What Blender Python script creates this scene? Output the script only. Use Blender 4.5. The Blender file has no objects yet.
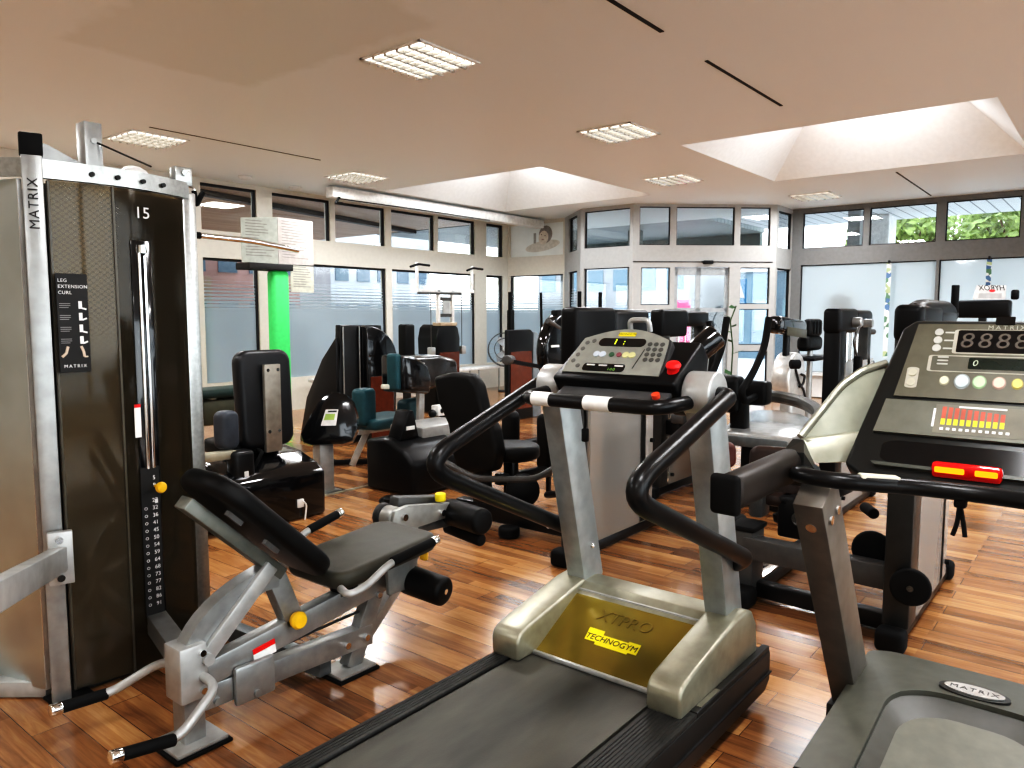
import bpy, bmesh, math, random
from mathutils import Vector, Matrix
random.seed(7)
PI = math.pi
scene = bpy.context.scene
COL = scene.collection
ORIGIN = {}          # world origin of every object that can be a parent

# ------------------------------------------------------------------ materials
def nodes(name):
    m = bpy.data.materials.new(name); m.use_nodes = True
    nt = m.node_tree; nt.nodes.clear()
    out = nt.nodes.new('ShaderNodeOutputMaterial')
    return m, nt, out
def N(nt, typ, **kw):
    n = nt.nodes.new('ShaderNode' + typ)
    for k, v in kw.items():
        if k in n.inputs: n.inputs[k].default_value = v
        else: setattr(n, k, v)
    return n
def L(nt, a, b): nt.links.new(a, b)
def rgba(c): return (c[0], c[1], c[2], 1.0)
def P(name, c, rough=.5, metal=0., var=.12, scale=18., coat=0., spec=.5, bump=0., bscale=300.):
    m, nt, out = nodes(name)
    b = N(nt, 'BsdfPrincipled'); L(nt, b.outputs[0], out.inputs[0])
    b.inputs['Roughness'].default_value = rough; b.inputs['Metallic'].default_value = metal
    b.inputs['Coat Weight'].default_value = coat; b.inputs['Specular IOR Level'].default_value = spec
    tc = N(nt, 'TexCoord'); no = N(nt, 'TexNoise', Scale=scale, Detail=3.0)
    L(nt, tc.outputs['Object'], no.inputs['Vector'])
    r = N(nt, 'ValToRGB')
    r.color_ramp.elements[0].position = .3; r.color_ramp.elements[1].position = .7
    r.color_ramp.elements[0].color = rgba([x * (1 - var) for x in c])
    r.color_ramp.elements[1].color = rgba([min(1, x * (1 + var)) for x in c])
    L(nt, no.outputs['Fac'], r.inputs[0]); L(nt, r.outputs[0], b.inputs['Base Color'])
    if bump:
        n2 = N(nt, 'TexNoise', Scale=bscale, Detail=2.0); L(nt, tc.outputs['Object'], n2.inputs['Vector'])
        bp = N(nt, 'Bump', Strength=bump, Distance=.002); L(nt, n2.outputs['Fac'], bp.inputs['Height'])
        L(nt, bp.outputs[0], b.inputs['Normal'])
    return m
def EM(name, c, s):
    m, nt, out = nodes(name); e = N(nt, 'Emission', Strength=s); e.inputs[0].default_value = rgba(c)
    L(nt, e.outputs[0], out.inputs[0]); return m
def clear_mat(name, tint, refl=.08, rough=.02, body=None, bodyfac=0., fres=.5):
    m, nt, out = nodes(name)
    t = N(nt, 'BsdfTransparent'); t.inputs[0].default_value = rgba(tint)
    g = N(nt, 'BsdfGlossy', Roughness=rough); lw = N(nt, 'LayerWeight', Blend=.25)
    mx = N(nt, 'MixShader'); mul = N(nt, 'Math', operation='MULTIPLY_ADD'); mul.inputs[1].default_value = fres; mul.inputs[2].default_value = refl
    L(nt, lw.outputs['Fresnel'], mul.inputs[0]); L(nt, mul.outputs[0], mx.inputs[0])
    src = t.outputs[0]
    if body is not None:
        d = N(nt, 'BsdfDiffuse'); d.inputs[0].default_value = rgba(body)
        tl = N(nt, 'BsdfTranslucent'); tl.inputs[0].default_value = rgba(body)
        a = N(nt, 'MixShader'); a.inputs[0].default_value = .5; L(nt, d.outputs[0], a.inputs[1]); L(nt, tl.outputs[0], a.inputs[2])
        m2 = N(nt, 'MixShader'); m2.inputs[0].default_value = bodyfac
        L(nt, t.outputs[0], m2.inputs[1]); L(nt, a.outputs[0], m2.inputs[2]); src = m2.outputs[0]
    L(nt, src, mx.inputs[1]); L(nt, g.outputs[0], mx.inputs[2]); L(nt, mx.outputs[0], out.inputs[0])
    return m
def film_mat(name, solid_top, stripe_top, color, base=0.0, dens=.9):
    """Frosted film on glass: solid below, thin horizontal stripes fading out above (world height via Position)."""
    m, nt, out = nodes(name)
    t = N(nt, 'BsdfTransparent'); t.inputs[0].default_value = (.93, .95, .95, 1)
    d = N(nt, 'BsdfDiffuse'); d.inputs[0].default_value = rgba(color)
    tl = N(nt, 'BsdfTranslucent'); tl.inputs[0].default_value = rgba(color)
    fm = N(nt, 'MixShader'); fm.inputs[0].default_value = .72
    L(nt, d.outputs[0], fm.inputs[1]); L(nt, tl.outputs[0], fm.inputs[2])
    geo = N(nt, 'NewGeometry'); sep = N(nt, 'SeparateXYZ'); L(nt, geo.outputs['Position'], sep.inputs[0])
    z = sep.outputs['Z']
    # duty cycle from 1 at solid_top to 0 at stripe_top
    du = N(nt, 'MapRange'); du.inputs[1].default_value = solid_top; du.inputs[2].default_value = stripe_top
    du.inputs[3].default_value = 1.0; du.inputs[4].default_value = 0.05; L(nt, z, du.inputs[0])
    fr = N(nt, 'Math', operation='FRACT'); sc = N(nt, 'Math', operation='MULTIPLY'); sc.inputs[1].default_value = 1 / .052
    L(nt, z, sc.inputs[0]); L(nt, sc.outputs[0], fr.inputs[0])
    lt = N(nt, 'Math', operation='LESS_THAN'); L(nt, fr.outputs[0], lt.inputs[0]); L(nt, du.outputs[0], lt.inputs[1])
    ab = N(nt, 'Math', operation='LESS_THAN'); L(nt, z, ab.inputs[0]); ab.inputs[1].default_value = stripe_top
    mu = N(nt, 'Math', operation='MULTIPLY'); L(nt, lt.outputs[0], mu.inputs[0]); L(nt, ab.outputs[0], mu.inputs[1])
    de = N(nt, 'Math', operation='MULTIPLY_ADD'); L(nt, mu.outputs[0], de.inputs[0]); de.inputs[1].default_value = dens - base; de.inputs[2].default_value = base
    mx = N(nt, 'MixShader'); L(nt, de.outputs[0], mx.inputs[0]); L(nt, t.outputs[0], mx.inputs[1]); L(nt, fm.outputs[0], mx.inputs[2])
    g = N(nt, 'BsdfGlossy', Roughness=.05); m2 = N(nt, 'MixShader'); m2.inputs[0].default_value = .06
    L(nt, mx.outputs[0], m2.inputs[1]); L(nt, g.outputs[0], m2.inputs[2]); L(nt, m2.outputs[0], out.inputs[0])
    return m
def floor_mat():
    m, nt, out = nodes('walnut_strip_floor')
    b = N(nt, 'BsdfPrincipled'); L(nt, b.outputs[0], out.inputs[0])
    geo = N(nt, 'NewGeometry'); sep = N(nt, 'SeparateXYZ'); L(nt, geo.outputs['Position'], sep.inputs[0])
    com = N(nt, 'CombineXYZ'); L(nt, sep.outputs['Y'], com.inputs[0]); L(nt, sep.outputs['X'], com.inputs[1])
    br = N(nt, 'TexBrick'); br.offset = .37; br.squash = 1.0
    for k, v in (('Scale', 1.0), ('Mortar Size', .0016), ('Mortar Smooth', .3), ('Bias', 0.), ('Brick Width', .95), ('Row Height', .128)): br.inputs[k].default_value = v
    br.inputs['Color1'].default_value = (0, 0, 0, 1); br.inputs['Color2'].default_value = (1, 1, 1, 1); br.inputs['Mortar'].default_value = (.25, .25, .25, 1)
    L(nt, com.outputs[0], br.inputs['Vector'])
    # second, thinner strips inside each plank (random light sapwood)
    br2 = N(nt, 'TexBrick'); br2.offset = .61
    for k, v in (('Scale', 1.0), ('Mortar Size', .0006), ('Mortar Smooth', .1), ('Bias', 0.), ('Brick Width', .61), ('Row Height', .064)): br2.inputs[k].default_value = v
    br2.inputs['Color1'].default_value = (0, 0, 0, 1); br2.inputs['Color2'].default_value = (1, 1, 1, 1); br2.inputs['Mortar'].default_value = (.5, .5, .5, 1)
    L(nt, com.outputs[0], br2.inputs['Vector'])
    # grain
    mp = N(nt, 'Mapping'); mp.inputs['Scale'].default_value = (1.6, 17., 1.); L(nt, com.outputs[0], mp.inputs['Vector'])
    ad = N(nt, 'VectorMath', operation='ADD'); L(nt, mp.outputs[0], ad.inputs[0])
    cs = N(nt, 'VectorMath', operation='SCALE'); cs.inputs['Scale'].default_value = 9.0; L(nt, br.outputs['Color'], cs.inputs[0]); L(nt, cs.outputs[0], ad.inputs[1])
    gr = N(nt, 'TexNoise', Scale=1.6, Detail=5.0, Roughness=.62, Distortion=1.6); L(nt, ad.outputs[0], gr.inputs['Vector'])
    a1 = N(nt, 'Math', operation='MULTIPLY'); a1.inputs[1].default_value = .34; L(nt, br.outputs['Color'], a1.inputs[0])
    a2 = N(nt, 'Math', operation='MULTIPLY_ADD'); a2.inputs[1].default_value = .26; L(nt, br2.outputs['Color'], a2.inputs[0]); L(nt, a1.outputs[0], a2.inputs[2])
    a3 = N(nt, 'Math', operation='MULTIPLY_ADD'); a3.inputs[1].default_value = .62; L(nt, gr.outputs['Fac'], a3.inputs[0]); L(nt, a2.outputs[0], a3.inputs[2])
    rp = N(nt, 'ValToRGB'); cr = rp.color_ramp
    cr.elements[0].position = .30; cr.elements[0].color = (.11, .05, .021, 1)
    cr.elements[1].position = 1.08; cr.elements[1].color = (.64, .39, .185, 1)
    for p_, c_ in ((.45, (.225, .102, .038, 1)), (.60, (.34, .163, .065, 1)), (.76, (.47, .245, .103, 1))):
        e = cr.elements.new(p_); e.color = c_
    cr.elements[-1].position = 1.0
    L(nt, a3.outputs[0], rp.inputs[0])
    mm = N(nt, 'Mix', data_type='RGBA'); L(nt, br.outputs['Fac'], mm.inputs[0]); L(nt, rp.outputs[0], mm.inputs[6]); mm.inputs[7].default_value = (.08, .035, .014, 1)
    L(nt, mm.outputs[2], b.inputs['Base Color'])
    b.inputs['Roughness'].default_value = .27; b.inputs['Specular IOR Level'].default_value = .6; b.inputs['Coat Weight'].default_value = .5; b.inputs['Coat Roughness'].default_value = .17
    bp = N(nt, 'Bump', Strength=.12, Distance=.001); L(nt, gr.outputs['Fac'], bp.inputs['Height']); L(nt, bp.outputs[0], b.inputs['Normal'])
    return m
def plank_mat(name, c1, c2, axis, w, line=.04, rough=.5):
    """boards: lines every w metres along a world axis."""
    m, nt, out = nodes(name); b = N(nt, 'BsdfPrincipled'); b.inputs['Roughness'].default_value = rough; L(nt, b.outputs[0], out.inputs[0])
    geo = N(nt, 'NewGeometry'); sep = N(nt, 'SeparateXYZ'); L(nt, geo.outputs['Position'], sep.inputs[0])
    mu = N(nt, 'Math', operation='MULTIPLY'); mu.inputs[1].default_value = 1 / w; L(nt, sep.outputs[axis], mu.inputs[0])
    fr = N(nt, 'Math', operation='FRACT'); L(nt, mu.outputs[0], fr.inputs[0])
    lt = N(nt, 'Math', operation='LESS_THAN'); lt.inputs[1].default_value = line; L(nt, fr.outputs[0], lt.inputs[0])
    fl = N(nt, 'Math', operation='FLOOR'); L(nt, mu.outputs[0], fl.inputs[0])
    wn = N(nt, 'TexWhiteNoise', noise_dimensions='1D'); L(nt, fl.outputs[0], wn.inputs['W'])
    mp = N(nt, 'Mapping'); mp.inputs['Scale'].default_value = (1.2, 30, 1) if axis == 'Y' else (30, 1.2, 1); L(nt, geo.outputs['Position'], mp.inputs['Vector'])
    no = N(nt, 'TexNoise', Scale=1., Detail=4.); L(nt, mp.outputs[0], no.inputs['Vector'])
    av = N(nt, 'Math', operation='MULTIPLY_ADD'); av.inputs[1].default_value = .5; L(nt, wn.outputs['Value'], av.inputs[0])
    h = N(nt, 'Math', operation='MULTIPLY'); h.inputs[1].default_value = .6; L(nt, no.outputs['Fac'], h.inputs[0]); L(nt, h.outputs[0], av.inputs[2])
    mc = N(nt, 'Mix', data_type='RGBA'); L(nt, av.outputs[0], mc.inputs[0]); mc.inputs[6].default_value = rgba(c1); mc.inputs[7].default_value = rgba(c2)
    md = N(nt, 'Mix', data_type='RGBA'); L(nt, lt.outputs[0], md.inputs[0]); L(nt, mc.outputs[2], md.inputs[6]); md.inputs[7].default_value = rgba([x * .25 for x in c1])
    L(nt, md.outputs[2], b.inputs['Base Color']); return m

# ------------------------------------------------------------------ mesh builder
def V(*a): return Vector(a)
class MB:
    def __init__(self): self.bm = bmesh.new()
    def _merge(self, tmp, mat=None):
        if mat is not None: bmesh.ops.transform(tmp, matrix=mat, verts=tmp.verts)
        me = bpy.data.meshes.new('tmp'); tmp.to_mesh(me); tmp.free()
        self.bm.from_mesh(me); bpy.data.meshes.remove(me); return self
    def box(self, lo, hi, bev=0., seg=2, rot=None, center=None):
        lo, hi = Vector(lo), Vector(hi); t = bmesh.new(); bmesh.ops.create_cube(t, size=1.0)
        s = hi - lo; c = (lo + hi) / 2
        bmesh.ops.transform(t, matrix=Matrix.Diagonal((abs(s.x), abs(s.y), abs(s.z), 1)), verts=t.verts)
        if bev > 0:
            bev = min(bev, .49 * min(abs(s.x), abs(s.y), abs(s.z)))
            bmesh.ops.bevel(t, geom=t.edges[:], offset=bev, segments=seg, profile=.5, affect='EDGES')
        M = Matrix.Translation(c)
        if rot is not None:
            pc = Vector(center) if center is not None else c
            M = Matrix.Translation(pc) @ rot.to_4x4() @ Matrix.Translation(-pc) @ M
        return self._merge(t, M)
    def bar(self, p0, p1, w, h, up=(0, 0, 1), bev=0., seg=2, ext=0.):
        """rectangular section bar from p0 to p1: w across, h along 'up'."""
        p0, p1 = Vector(p0), Vector(p1); d = (p1 - p0); ln = d.length + 2 * ext; d.normalize()
        u = Vector(up); side = d.cross(u)
        if side.length < 1e-4: side = d.cross(Vector((1, 0, 0)))
        side.normalize(); u = side.cross(d).normalized()
        t = bmesh.new(); bmesh.ops.create_cube(t, size=1.0)
        bmesh.ops.transform(t, matrix=Matrix.Diagonal((ln, w, h, 1)), verts=t.verts)
        if bev > 0: bmesh.ops.bevel(t, geom=t.edges[:], offset=min(bev, .49 * min(w, h, ln)), segments=seg, profile=.5, affect='EDGES')
        R = Matrix((d, side, u)).transposed().to_4x4()
        return self._merge(t, Matrix.Translation((p0 + p1) / 2) @ R)
    def cyl(self, p0, p1, r, r2=None, seg=24, bev=0., caps=True):
        p0, p1 = Vector(p0), Vector(p1); d = p1 - p0; t = bmesh.new()
        bmesh.ops.create_cone(t, cap_ends=caps, segments=seg, radius1=r, radius2=r if r2 is None else r2, depth=d.length)
        if bev > 0:
            ed = [e for e in t.edges if abs(e.verts[0].co.z - e.verts[1].co.z) < 1e-6]
            bmesh.ops.bevel(t, geom=ed, offset=bev, segments=3, profile=.5, affect='EDGES')
        q = Vector((0, 0, 1)).rotation_difference(d.normalized()).to_matrix().to_4x4()
        return self._merge(t, Matrix.Translation((p0 + p1) / 2) @ q)
    def ball(self, c, r, sc=(1, 1, 1), seg=20, rot=None):
        t = bmesh.new(); bmesh.ops.create_uvsphere(t, u_segments=seg, v_segments=max(8, seg // 2), radius=r)
        M = Matrix.Translation(Vector(c)) @ (rot.to_4x4() if rot is not None else Matrix.Identity(4)) @ Matrix.Diagonal((*sc, 1))
        return self._merge(t, M)
    def tube(self, pts, r, seg=12, fillet=.04, n=6, closed=False, flat=None):
        """swept round tube with filleted corners."""
        pts = [Vector(p) for p in pts]; path = []
        m = len(pts)
        for i, p in enumerate(pts):
            if (i == 0 or i == m - 1) and not closed: path.append(p); continue
            a, b = pts[(i - 1) % m], pts[(i + 1) % m]
            da, db = (a - p), (b - p); f = min(fillet, .48 * da.length, .48 * db.length)
            s, e = p + da.normalized() * f, p + db.normalized() * f
            for k in range(n + 1):
                u = k / n; path.append(s * (1 - u) ** 2 + p * 2 * u * (1 - u) + e * u * u)
        cl = [path[0]]
        for p in path[1:]:
            if (p - cl[-1]).length > 1e-5: cl.append(p)
        path = cl; bm = self.bm; rings = []; k = len(path)
        ref = None
        for i, p in enumerate(path):
            if closed: d = path[(i + 1) % k] - path[(i - 1) % k]
            else: d = path[min(i + 1, k - 1)] - path[max(i - 1, 0)]
            d.normalize()
            if ref is None:
                ref = d.orthogonal().normalized()
                if flat is not None:
                    ref = (Vector(flat) - d * d.dot(Vector(flat))).normalized()
            ref = (ref - d * ref.dot(d)).normalized(); o = d.cross(ref)
            rr = r if not hasattr(r, '__len__') else (r[0] + (r[1] - r[0]) * i / max(1, k - 1))
            rings.append([bm.verts.new(p + (ref * math.cos(2 * PI * j / seg) + o * math.sin(2 * PI * j / seg)) * rr) for j in range(seg)])
        for i in range(k - 1 + (1 if closed else 0)):
            A, B = rings[i], rings[(i + 1) % k]
            for j in range(seg): bm.faces.new((A[j], A[(j + 1) % seg], B[(j + 1) % seg], B[j]))
        if not closed:
            bm.faces.new(rings[0][::-1]); bm.faces.new(rings[-1])
        return self
    def prism(self, prof, axis, a, b, bev=0., seg=2):
        """polygon profile extruded along an axis. axis 'Y': prof=(x,z); 'X': (y,z); 'Z': (x,y)."""
        t = bmesh.new()
        def mk(p, s):
            return {'Y': (p[0], s, p[1]), 'X': (s, p[0], p[1]), 'Z': (p[0], p[1], s)}[axis]
        A = [t.verts.new(mk(p, a)) for p in prof]; B = [t.verts.new(mk(p, b)) for p in prof]
        n = len(prof); t.faces.new(A); t.faces.new(B[::-1])
        for i in range(n): t.faces.new((A[i], B[i], B[(i + 1) % n], A[(i + 1) % n]))
        bmesh.ops.recalc_face_normals(t, faces=t.faces[:])
        if bev > 0: bmesh.ops.bevel(t, geom=t.edges[:], offset=bev, segments=seg, profile=.5, affect='EDGES', clamp_overlap=True)
        return self._merge(t)
    def plate(self, prof3, thick, nrm, bev=0., seg=2):
        """flat polygon given by 3D points, extruded by thick along nrm."""
        t = bmesh.new(); nv = Vector(nrm).normalized() * thick
        A = [t.verts.new(Vector(p)) for p in prof3]; B = [t.verts.new(Vector(p) + nv) for p in prof3]; n = len(A)
        t.faces.new(A); t.faces.new(B[::-1])
        for i in range(n): t.faces.new((A[i], B[i], B[(i + 1) % n], A[(i + 1) % n]))
        bmesh.ops.recalc_face_normals(t, faces=t.faces[:])
        if bev > 0: bmesh.ops.bevel(t, geom=t.edges[:], offset=bev, segments=seg, profile=.5, affect='EDGES', clamp_overlap=True)
        return self._merge(t)
    def loft(self, rings, cap=True, closed=True):
        bm = self.bm; R = [[bm.verts.new(Vector(p)) for p in r] for r in rings]; n = len(R[0])
        for i in range(len(R) - 1):
            for j in range(n if closed else n - 1):
                bm.faces.new((R[i][j], R[i][(j + 1) % n], R[i + 1][(j + 1) % n], R[i + 1][j]))
        if cap and closed: bm.faces.new(R[0][::-1]); bm.faces.new(R[-1])
        return self
    def quad(self, *p):
        self.bm.faces.new([self.bm.verts.new(Vector(q)) for q in p]); return self
    def lathe(self, prof, base, axis=(0, 0, 1), seg=28):
        ax = Vector(axis).normalized(); q = Vector((0, 0, 1)).rotation_difference(ax).to_matrix()
        rings = []
        for r, h in prof:
            rings.append([Vector(base) + q @ Vector((max(r, 1e-4) * math.cos(2 * PI * j / seg), max(r, 1e-4) * math.sin(2 * PI * j / seg), h)) for j in range(seg)])
        return self.loft(rings)
    def pad(self, c, w, h, t, rot=None, rad=.06, bev=.02, squash=None):
        """cushion: rounded rectangle w (local x) by h (local z), thickness t (local y), soft edges."""
        prof = rrect(w, h, rad, 6); tm = bmesh.new()
        A = [tm.verts.new((x, -t / 2, z)) for x, z in prof]; B = [tm.verts.new((x, t / 2, z)) for x, z in prof]; n = len(A)
        tm.faces.new(A); tm.faces.new(B[::-1])
        for i in range(n): tm.faces.new((A[i], B[i], B[(i + 1) % n], A[(i + 1) % n]))
        bmesh.ops.recalc_face_normals(tm, faces=tm.faces[:])
        ed = [e for e in tm.edges if abs(e.verts[0].co.y - e.verts[1].co.y) < 1e-6]
        bmesh.ops.bevel(tm, geom=ed, offset=min(bev, t * .48), segments=4, profile=.5, affect='EDGES')
        M = Matrix.Translation(Vector(c)) @ (rot.to_4x4() if rot is not None else Matrix.Identity(4))
        return self._merge(tm, M)
    def build(self, name, mat, parent=None, smooth=35, at=None):
        return obj(name, self, mat, parent, smooth, at)
def rrect(w, h, r, n=6, cx=0., cy=0.):
    out = []; r = min(r, .499 * w, .499 * h)
    for (sx, sy, a0) in ((1, 1, 0), (-1, 1, PI / 2), (-1, -1, PI), (1, -1, 1.5 * PI)):
        for k in range(n + 1):
            a = a0 + PI / 2 * k / n
            out.append((cx + sx * (w / 2 - r) + r * math.cos(a), cy + sy * (h / 2 - r) + r * math.sin(a)))
    return out
def obj(name, mb, mat, parent=None, smooth=35, at=None):
    bm = mb.bm
    org = ORIGIN[parent.name] if parent is not None else (Vector(at) if at is not None else None)
    if org is None:
        xs = [v.co for v in bm.verts]
        org = Vector((sum(c.x for c in xs) / len(xs), sum(c.y for c in xs) / len(xs), min(c.z for c in xs)))
    bmesh.ops.translate(bm, vec=-org, verts=bm.verts)
    bmesh.ops.recalc_face_normals(bm, faces=bm.faces[:]) if getattr(mb, 'fixn', True) else None
    me = bpy.data.meshes.new(name); bm.to_mesh(me); bm.free()
    if smooth:
        for p in me.polygons: p.use_smooth = True
        me.set_sharp_from_angle(angle=math.radians(smooth))
    me.materials.append(mat)
    o = bpy.data.objects.new(name, me); COL.objects.link(o)
    if parent is not None: o.parent = parent
    else: o.location = org
    ORIGIN[o.name] = org
    return o
def tag(o, label=None, cat=None, group=None, kind=None):
    if label: o['label'] = label
    if cat: o['category'] = cat
    if group: o['group'] = group
    if kind: o['kind'] = kind
    return o
def thing(name, label, cat, loc, group=None):
    o = bpy.data.objects.new(name, None); COL.objects.link(o); o.location = loc; o.empty_display_size = .1
    ORIGIN[o.name] = Vector(loc); return tag(o, label, cat, group)
def struct(name, mb, mat, parent=None, smooth=0):
    o = obj(name, mb, mat, parent, smooth)
    if parent is None: o['kind'] = 'structure'
    return o
def sthing(name, loc):
    o = bpy.data.objects.new(name, None); COL.objects.link(o); o.location = loc; o.empty_display_size = .1
    ORIGIN[o.name] = Vector(loc); o['kind'] = 'structure'; return o
def text(name, body, size, pos, xdir, ydir, mat, parent, shear=0., spacing=1., ext=.0006, align='CENTER', label=None):
    """real lettering as a mesh lying in the plane (xdir, ydir)."""
    cu = bpy.data.curves.new(name, 'FONT'); cu.body = body; cu.size = size; cu.extrude = ext; cu.shear = shear
    cu.align_x = align; cu.align_y = 'CENTER'; cu.space_character = spacing; cu.resolution_u = 3
    tmp = bpy.data.objects.new('tmp', cu); COL.objects.link(tmp)
    dg = bpy.context.evaluated_depsgraph_get(); me = bpy.data.meshes.new_from_object(tmp.evaluated_get(dg))
    bpy.data.objects.remove(tmp); bpy.data.curves.remove(cu)
    x = Vector(xdir).normalized(); y = (Vector(ydir) - x * x.dot(Vector(ydir))).normalized(); zz = x.cross(y)
    M = Matrix((x, y, zz)).transposed().to_4x4(); M.translation = Vector(pos) - ORIGIN[parent.name]
    me.transform(M); me.name = name; me.materials.clear(); me.materials.append(mat)
    o = bpy.data.objects.new(name, me); COL.objects.link(o); o.parent = parent; ORIGIN[o.name] = ORIGIN[parent.name]
    if label: o['label'] = label
    return o
def rotz(d): return Matrix.Rotation(math.radians(d), 3, 'Z')
def roty(d): return Matrix.Rotation(math.radians(d), 3, 'Y')
def rotx(d): return Matrix.Rotation(math.radians(d), 3, 'X')

# palette
M = {}
M['black'] = P('black_plastic', (.005, .005, .0055), .4, spec=.3)
M['gloss'] = P('gloss_black', (.006, .006, .007), .12, coat=.6)
M['satin'] = P('satin_black_metal', (.009, .009, .0095), .32, spec=.4)
M['rubber'] = P('black_rubber', (.006, .006, .006), .7, spec=.25)
M['vinyl'] = P('black_vinyl', (.005, .005, .005), .45, spec=.3, bump=.25, bscale=500)
M['seatvinyl'] = P('olive_black_vinyl', (.055, .053, .04), .5, bump=.25, bscale=500)
M['char'] = P('charcoal_grey', (.022, .022, .022), .5)
M['dgrey'] = P('dark_grey_paint', (.10, .10, .097), .42, metal=.3)
M['silver'] = P('silver_paint', (.36, .37, .365), .34, metal=.55)
M['lsilver'] = P('light_silver_paint', (.46, .465, .455), .36, metal=.4)
M['champ'] = P('champagne_silver', (.36, .345, .27), .36, metal=.55)
M['chrome'] = P('chrome', (.8, .8, .8), .12, metal=1., var=.02)
M['brush'] = P('brushed_silver', (.40, .41, .40), .3, metal=.9, scale=60)
M['white'] = P('white_plastic', (.8, .8, .78), .4)
M['cream'] = P('cream_plastic', (.62, .6, .5), .45)
M['paper'] = P('white_paper', (.85, .85, .83), .7)
M['teal'] = P('teal_vinyl', (.018, .075, .09), .45, bump=.2)
M['yellow'] = P('yellow_plastic', (.85, .5, .02), .4)
M['lemon'] = P('lemon_yellow', (.85, .72, .02), .45)
M['red'] = P('red_plastic', (.75, .015, .015), .35)
M['green'] = P('bright_green', (.09, .75, .2), .5, var=.05)
M['dgreen'] = P('dark_green_vinyl', (.012, .035, .03), .5)
M['brown'] = P('dark_brown', (.035, .014, .008), .4)
M['rust'] = P('red_brown_gloss', (.12, .03, .012), .25, coat=.3)
M['ink'] = P('dark_ink', (.02, .02, .02), .6)
M['wink'] = P('white_ink', (.85, .85, .85), .6)
M['glass'] = clear_mat('window_glass', (.95, .97, .97), .05)
M['acrylic'] = clear_mat('frosted_acrylic', (.93, .92, .9), .1, .06, body=(.72, .7, .67), bodyfac=.42)
M['lime'] = EM('lime_led', (.75, 1., .05), 1.6)
M['frame'] = P('window_frame_paint', (.40, .40, .39), .5, var=.04)
M['gasket'] = P('window_gasket', (.02, .02, .022), .6)
# ------------------------------------------------------------------ camera
F, HZ = 755.0, 315.0
cam = bpy.data.cameras.new('camera'); cam.sensor_width = 36.; cam.lens = 36. * F / 1024.
pit = math.atan((384 - HZ) / F); az = math.atan(610 * math.cos(pit) / F)
co = bpy.data.objects.new('camera', cam); COL.objects.link(co); co.location = (0, 0, 1.45)
fw = Vector((math.cos(az) * math.cos(pit), math.sin(az) * math.cos(pit), -math.sin(pit)))
co.rotation_euler = fw.to_track_quat('-Z', 'Y').to_euler(); cam.clip_start = .05; scene.camera = co

H = 3.3
# ------------------------------------------------------------------ floor
struct('floor', MB().box((-4, -5, -.12), (13.75, 9.95, 0)), floor_mat())
strip = P('metal_strip', (.62, .58, .48), .3, metal=.7)
struct('trim_1', MB().bar((2.9, 4.92, .003), (4.62, 4.92, .003), .045, .006), strip)

# ------------------------------------------------------------------ ceiling with two hipped skylight wells
def ceil_mat():
    m, nt, out = nodes('painted_ceiling'); b = N(nt, 'BsdfPrincipled'); b.inputs['Roughness'].default_value = .55; L(nt, b.outputs[0], out.inputs[0])
    geo = N(nt, 'NewGeometry'); sep = N(nt, 'SeparateXYZ'); L(nt, geo.outputs['Position'], sep.inputs[0])
    nz = N(nt, 'TexNoise', Scale=5., Detail=4.); L(nt, geo.outputs['Position'], nz.inputs['Vector'])
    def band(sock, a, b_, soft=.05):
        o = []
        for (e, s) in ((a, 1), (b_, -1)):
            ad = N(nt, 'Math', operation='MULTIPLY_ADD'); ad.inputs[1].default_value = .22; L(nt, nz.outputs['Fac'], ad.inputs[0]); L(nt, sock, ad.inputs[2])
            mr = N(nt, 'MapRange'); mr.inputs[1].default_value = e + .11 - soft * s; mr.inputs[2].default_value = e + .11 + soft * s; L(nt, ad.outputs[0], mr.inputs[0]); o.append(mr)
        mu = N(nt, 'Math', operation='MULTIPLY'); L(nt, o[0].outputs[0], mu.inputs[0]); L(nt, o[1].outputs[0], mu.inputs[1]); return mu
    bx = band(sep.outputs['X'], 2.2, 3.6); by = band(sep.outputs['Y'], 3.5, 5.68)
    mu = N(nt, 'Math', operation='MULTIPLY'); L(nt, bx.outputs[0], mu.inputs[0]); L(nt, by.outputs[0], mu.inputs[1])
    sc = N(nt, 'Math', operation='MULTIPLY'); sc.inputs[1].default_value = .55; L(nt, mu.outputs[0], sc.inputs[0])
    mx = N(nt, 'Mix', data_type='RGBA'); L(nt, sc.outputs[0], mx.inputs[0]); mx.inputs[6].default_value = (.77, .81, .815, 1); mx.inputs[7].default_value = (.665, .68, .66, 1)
    n2 = N(nt, 'TexNoise', Scale=.8, Detail=2.); L(nt, geo.outputs['Position'], n2.inputs['Vector'])
    m2 = N(nt, 'Mix', data_type='RGBA', blend_type='MULTIPLY'); m2.inputs[0].default_value = .25; L(nt, mx.outputs[2], m2.inputs[6]); L(nt, n2.outputs['Color'], m2.inputs[7])
    L(nt, m2.outputs[2] if False else mx.outputs[2], b.inputs['Base Color']); return m
CE = ceil_mat()
holes = [(7.76, 10.63, .93, 3.87), (7.76, 10.63, 5.78, 8.70)]
mb = MB()
xs = sorted({-4, 13.9} | {h[0] for h in holes} | {h[1] for h in holes}); ys = sorted({-5, 9.95} | {h[2] for h in holes} | {h[3] for h in holes})
for i in range(len(xs) - 1):
    for j in range(len(ys) - 1):
        cx, cy = (xs[i] + xs[i + 1]) / 2, (ys[j] + ys[j + 1]) / 2
        if not any(h[0] < cx < h[1] and h[2] < cy < h[3] for h in holes):
            mb.box((xs[i], ys[j], H), (xs[i + 1], ys[j + 1], H + .06))
struct('ceiling', mb, CE)
WELL = P('white_well_paint', (.72, .725, .715), .6, var=.03)
SKYG = clear_mat('skylight_glazing', (.95, .97, 1.), .04, body=(.85, .87, .9), bodyfac=.35)
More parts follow.
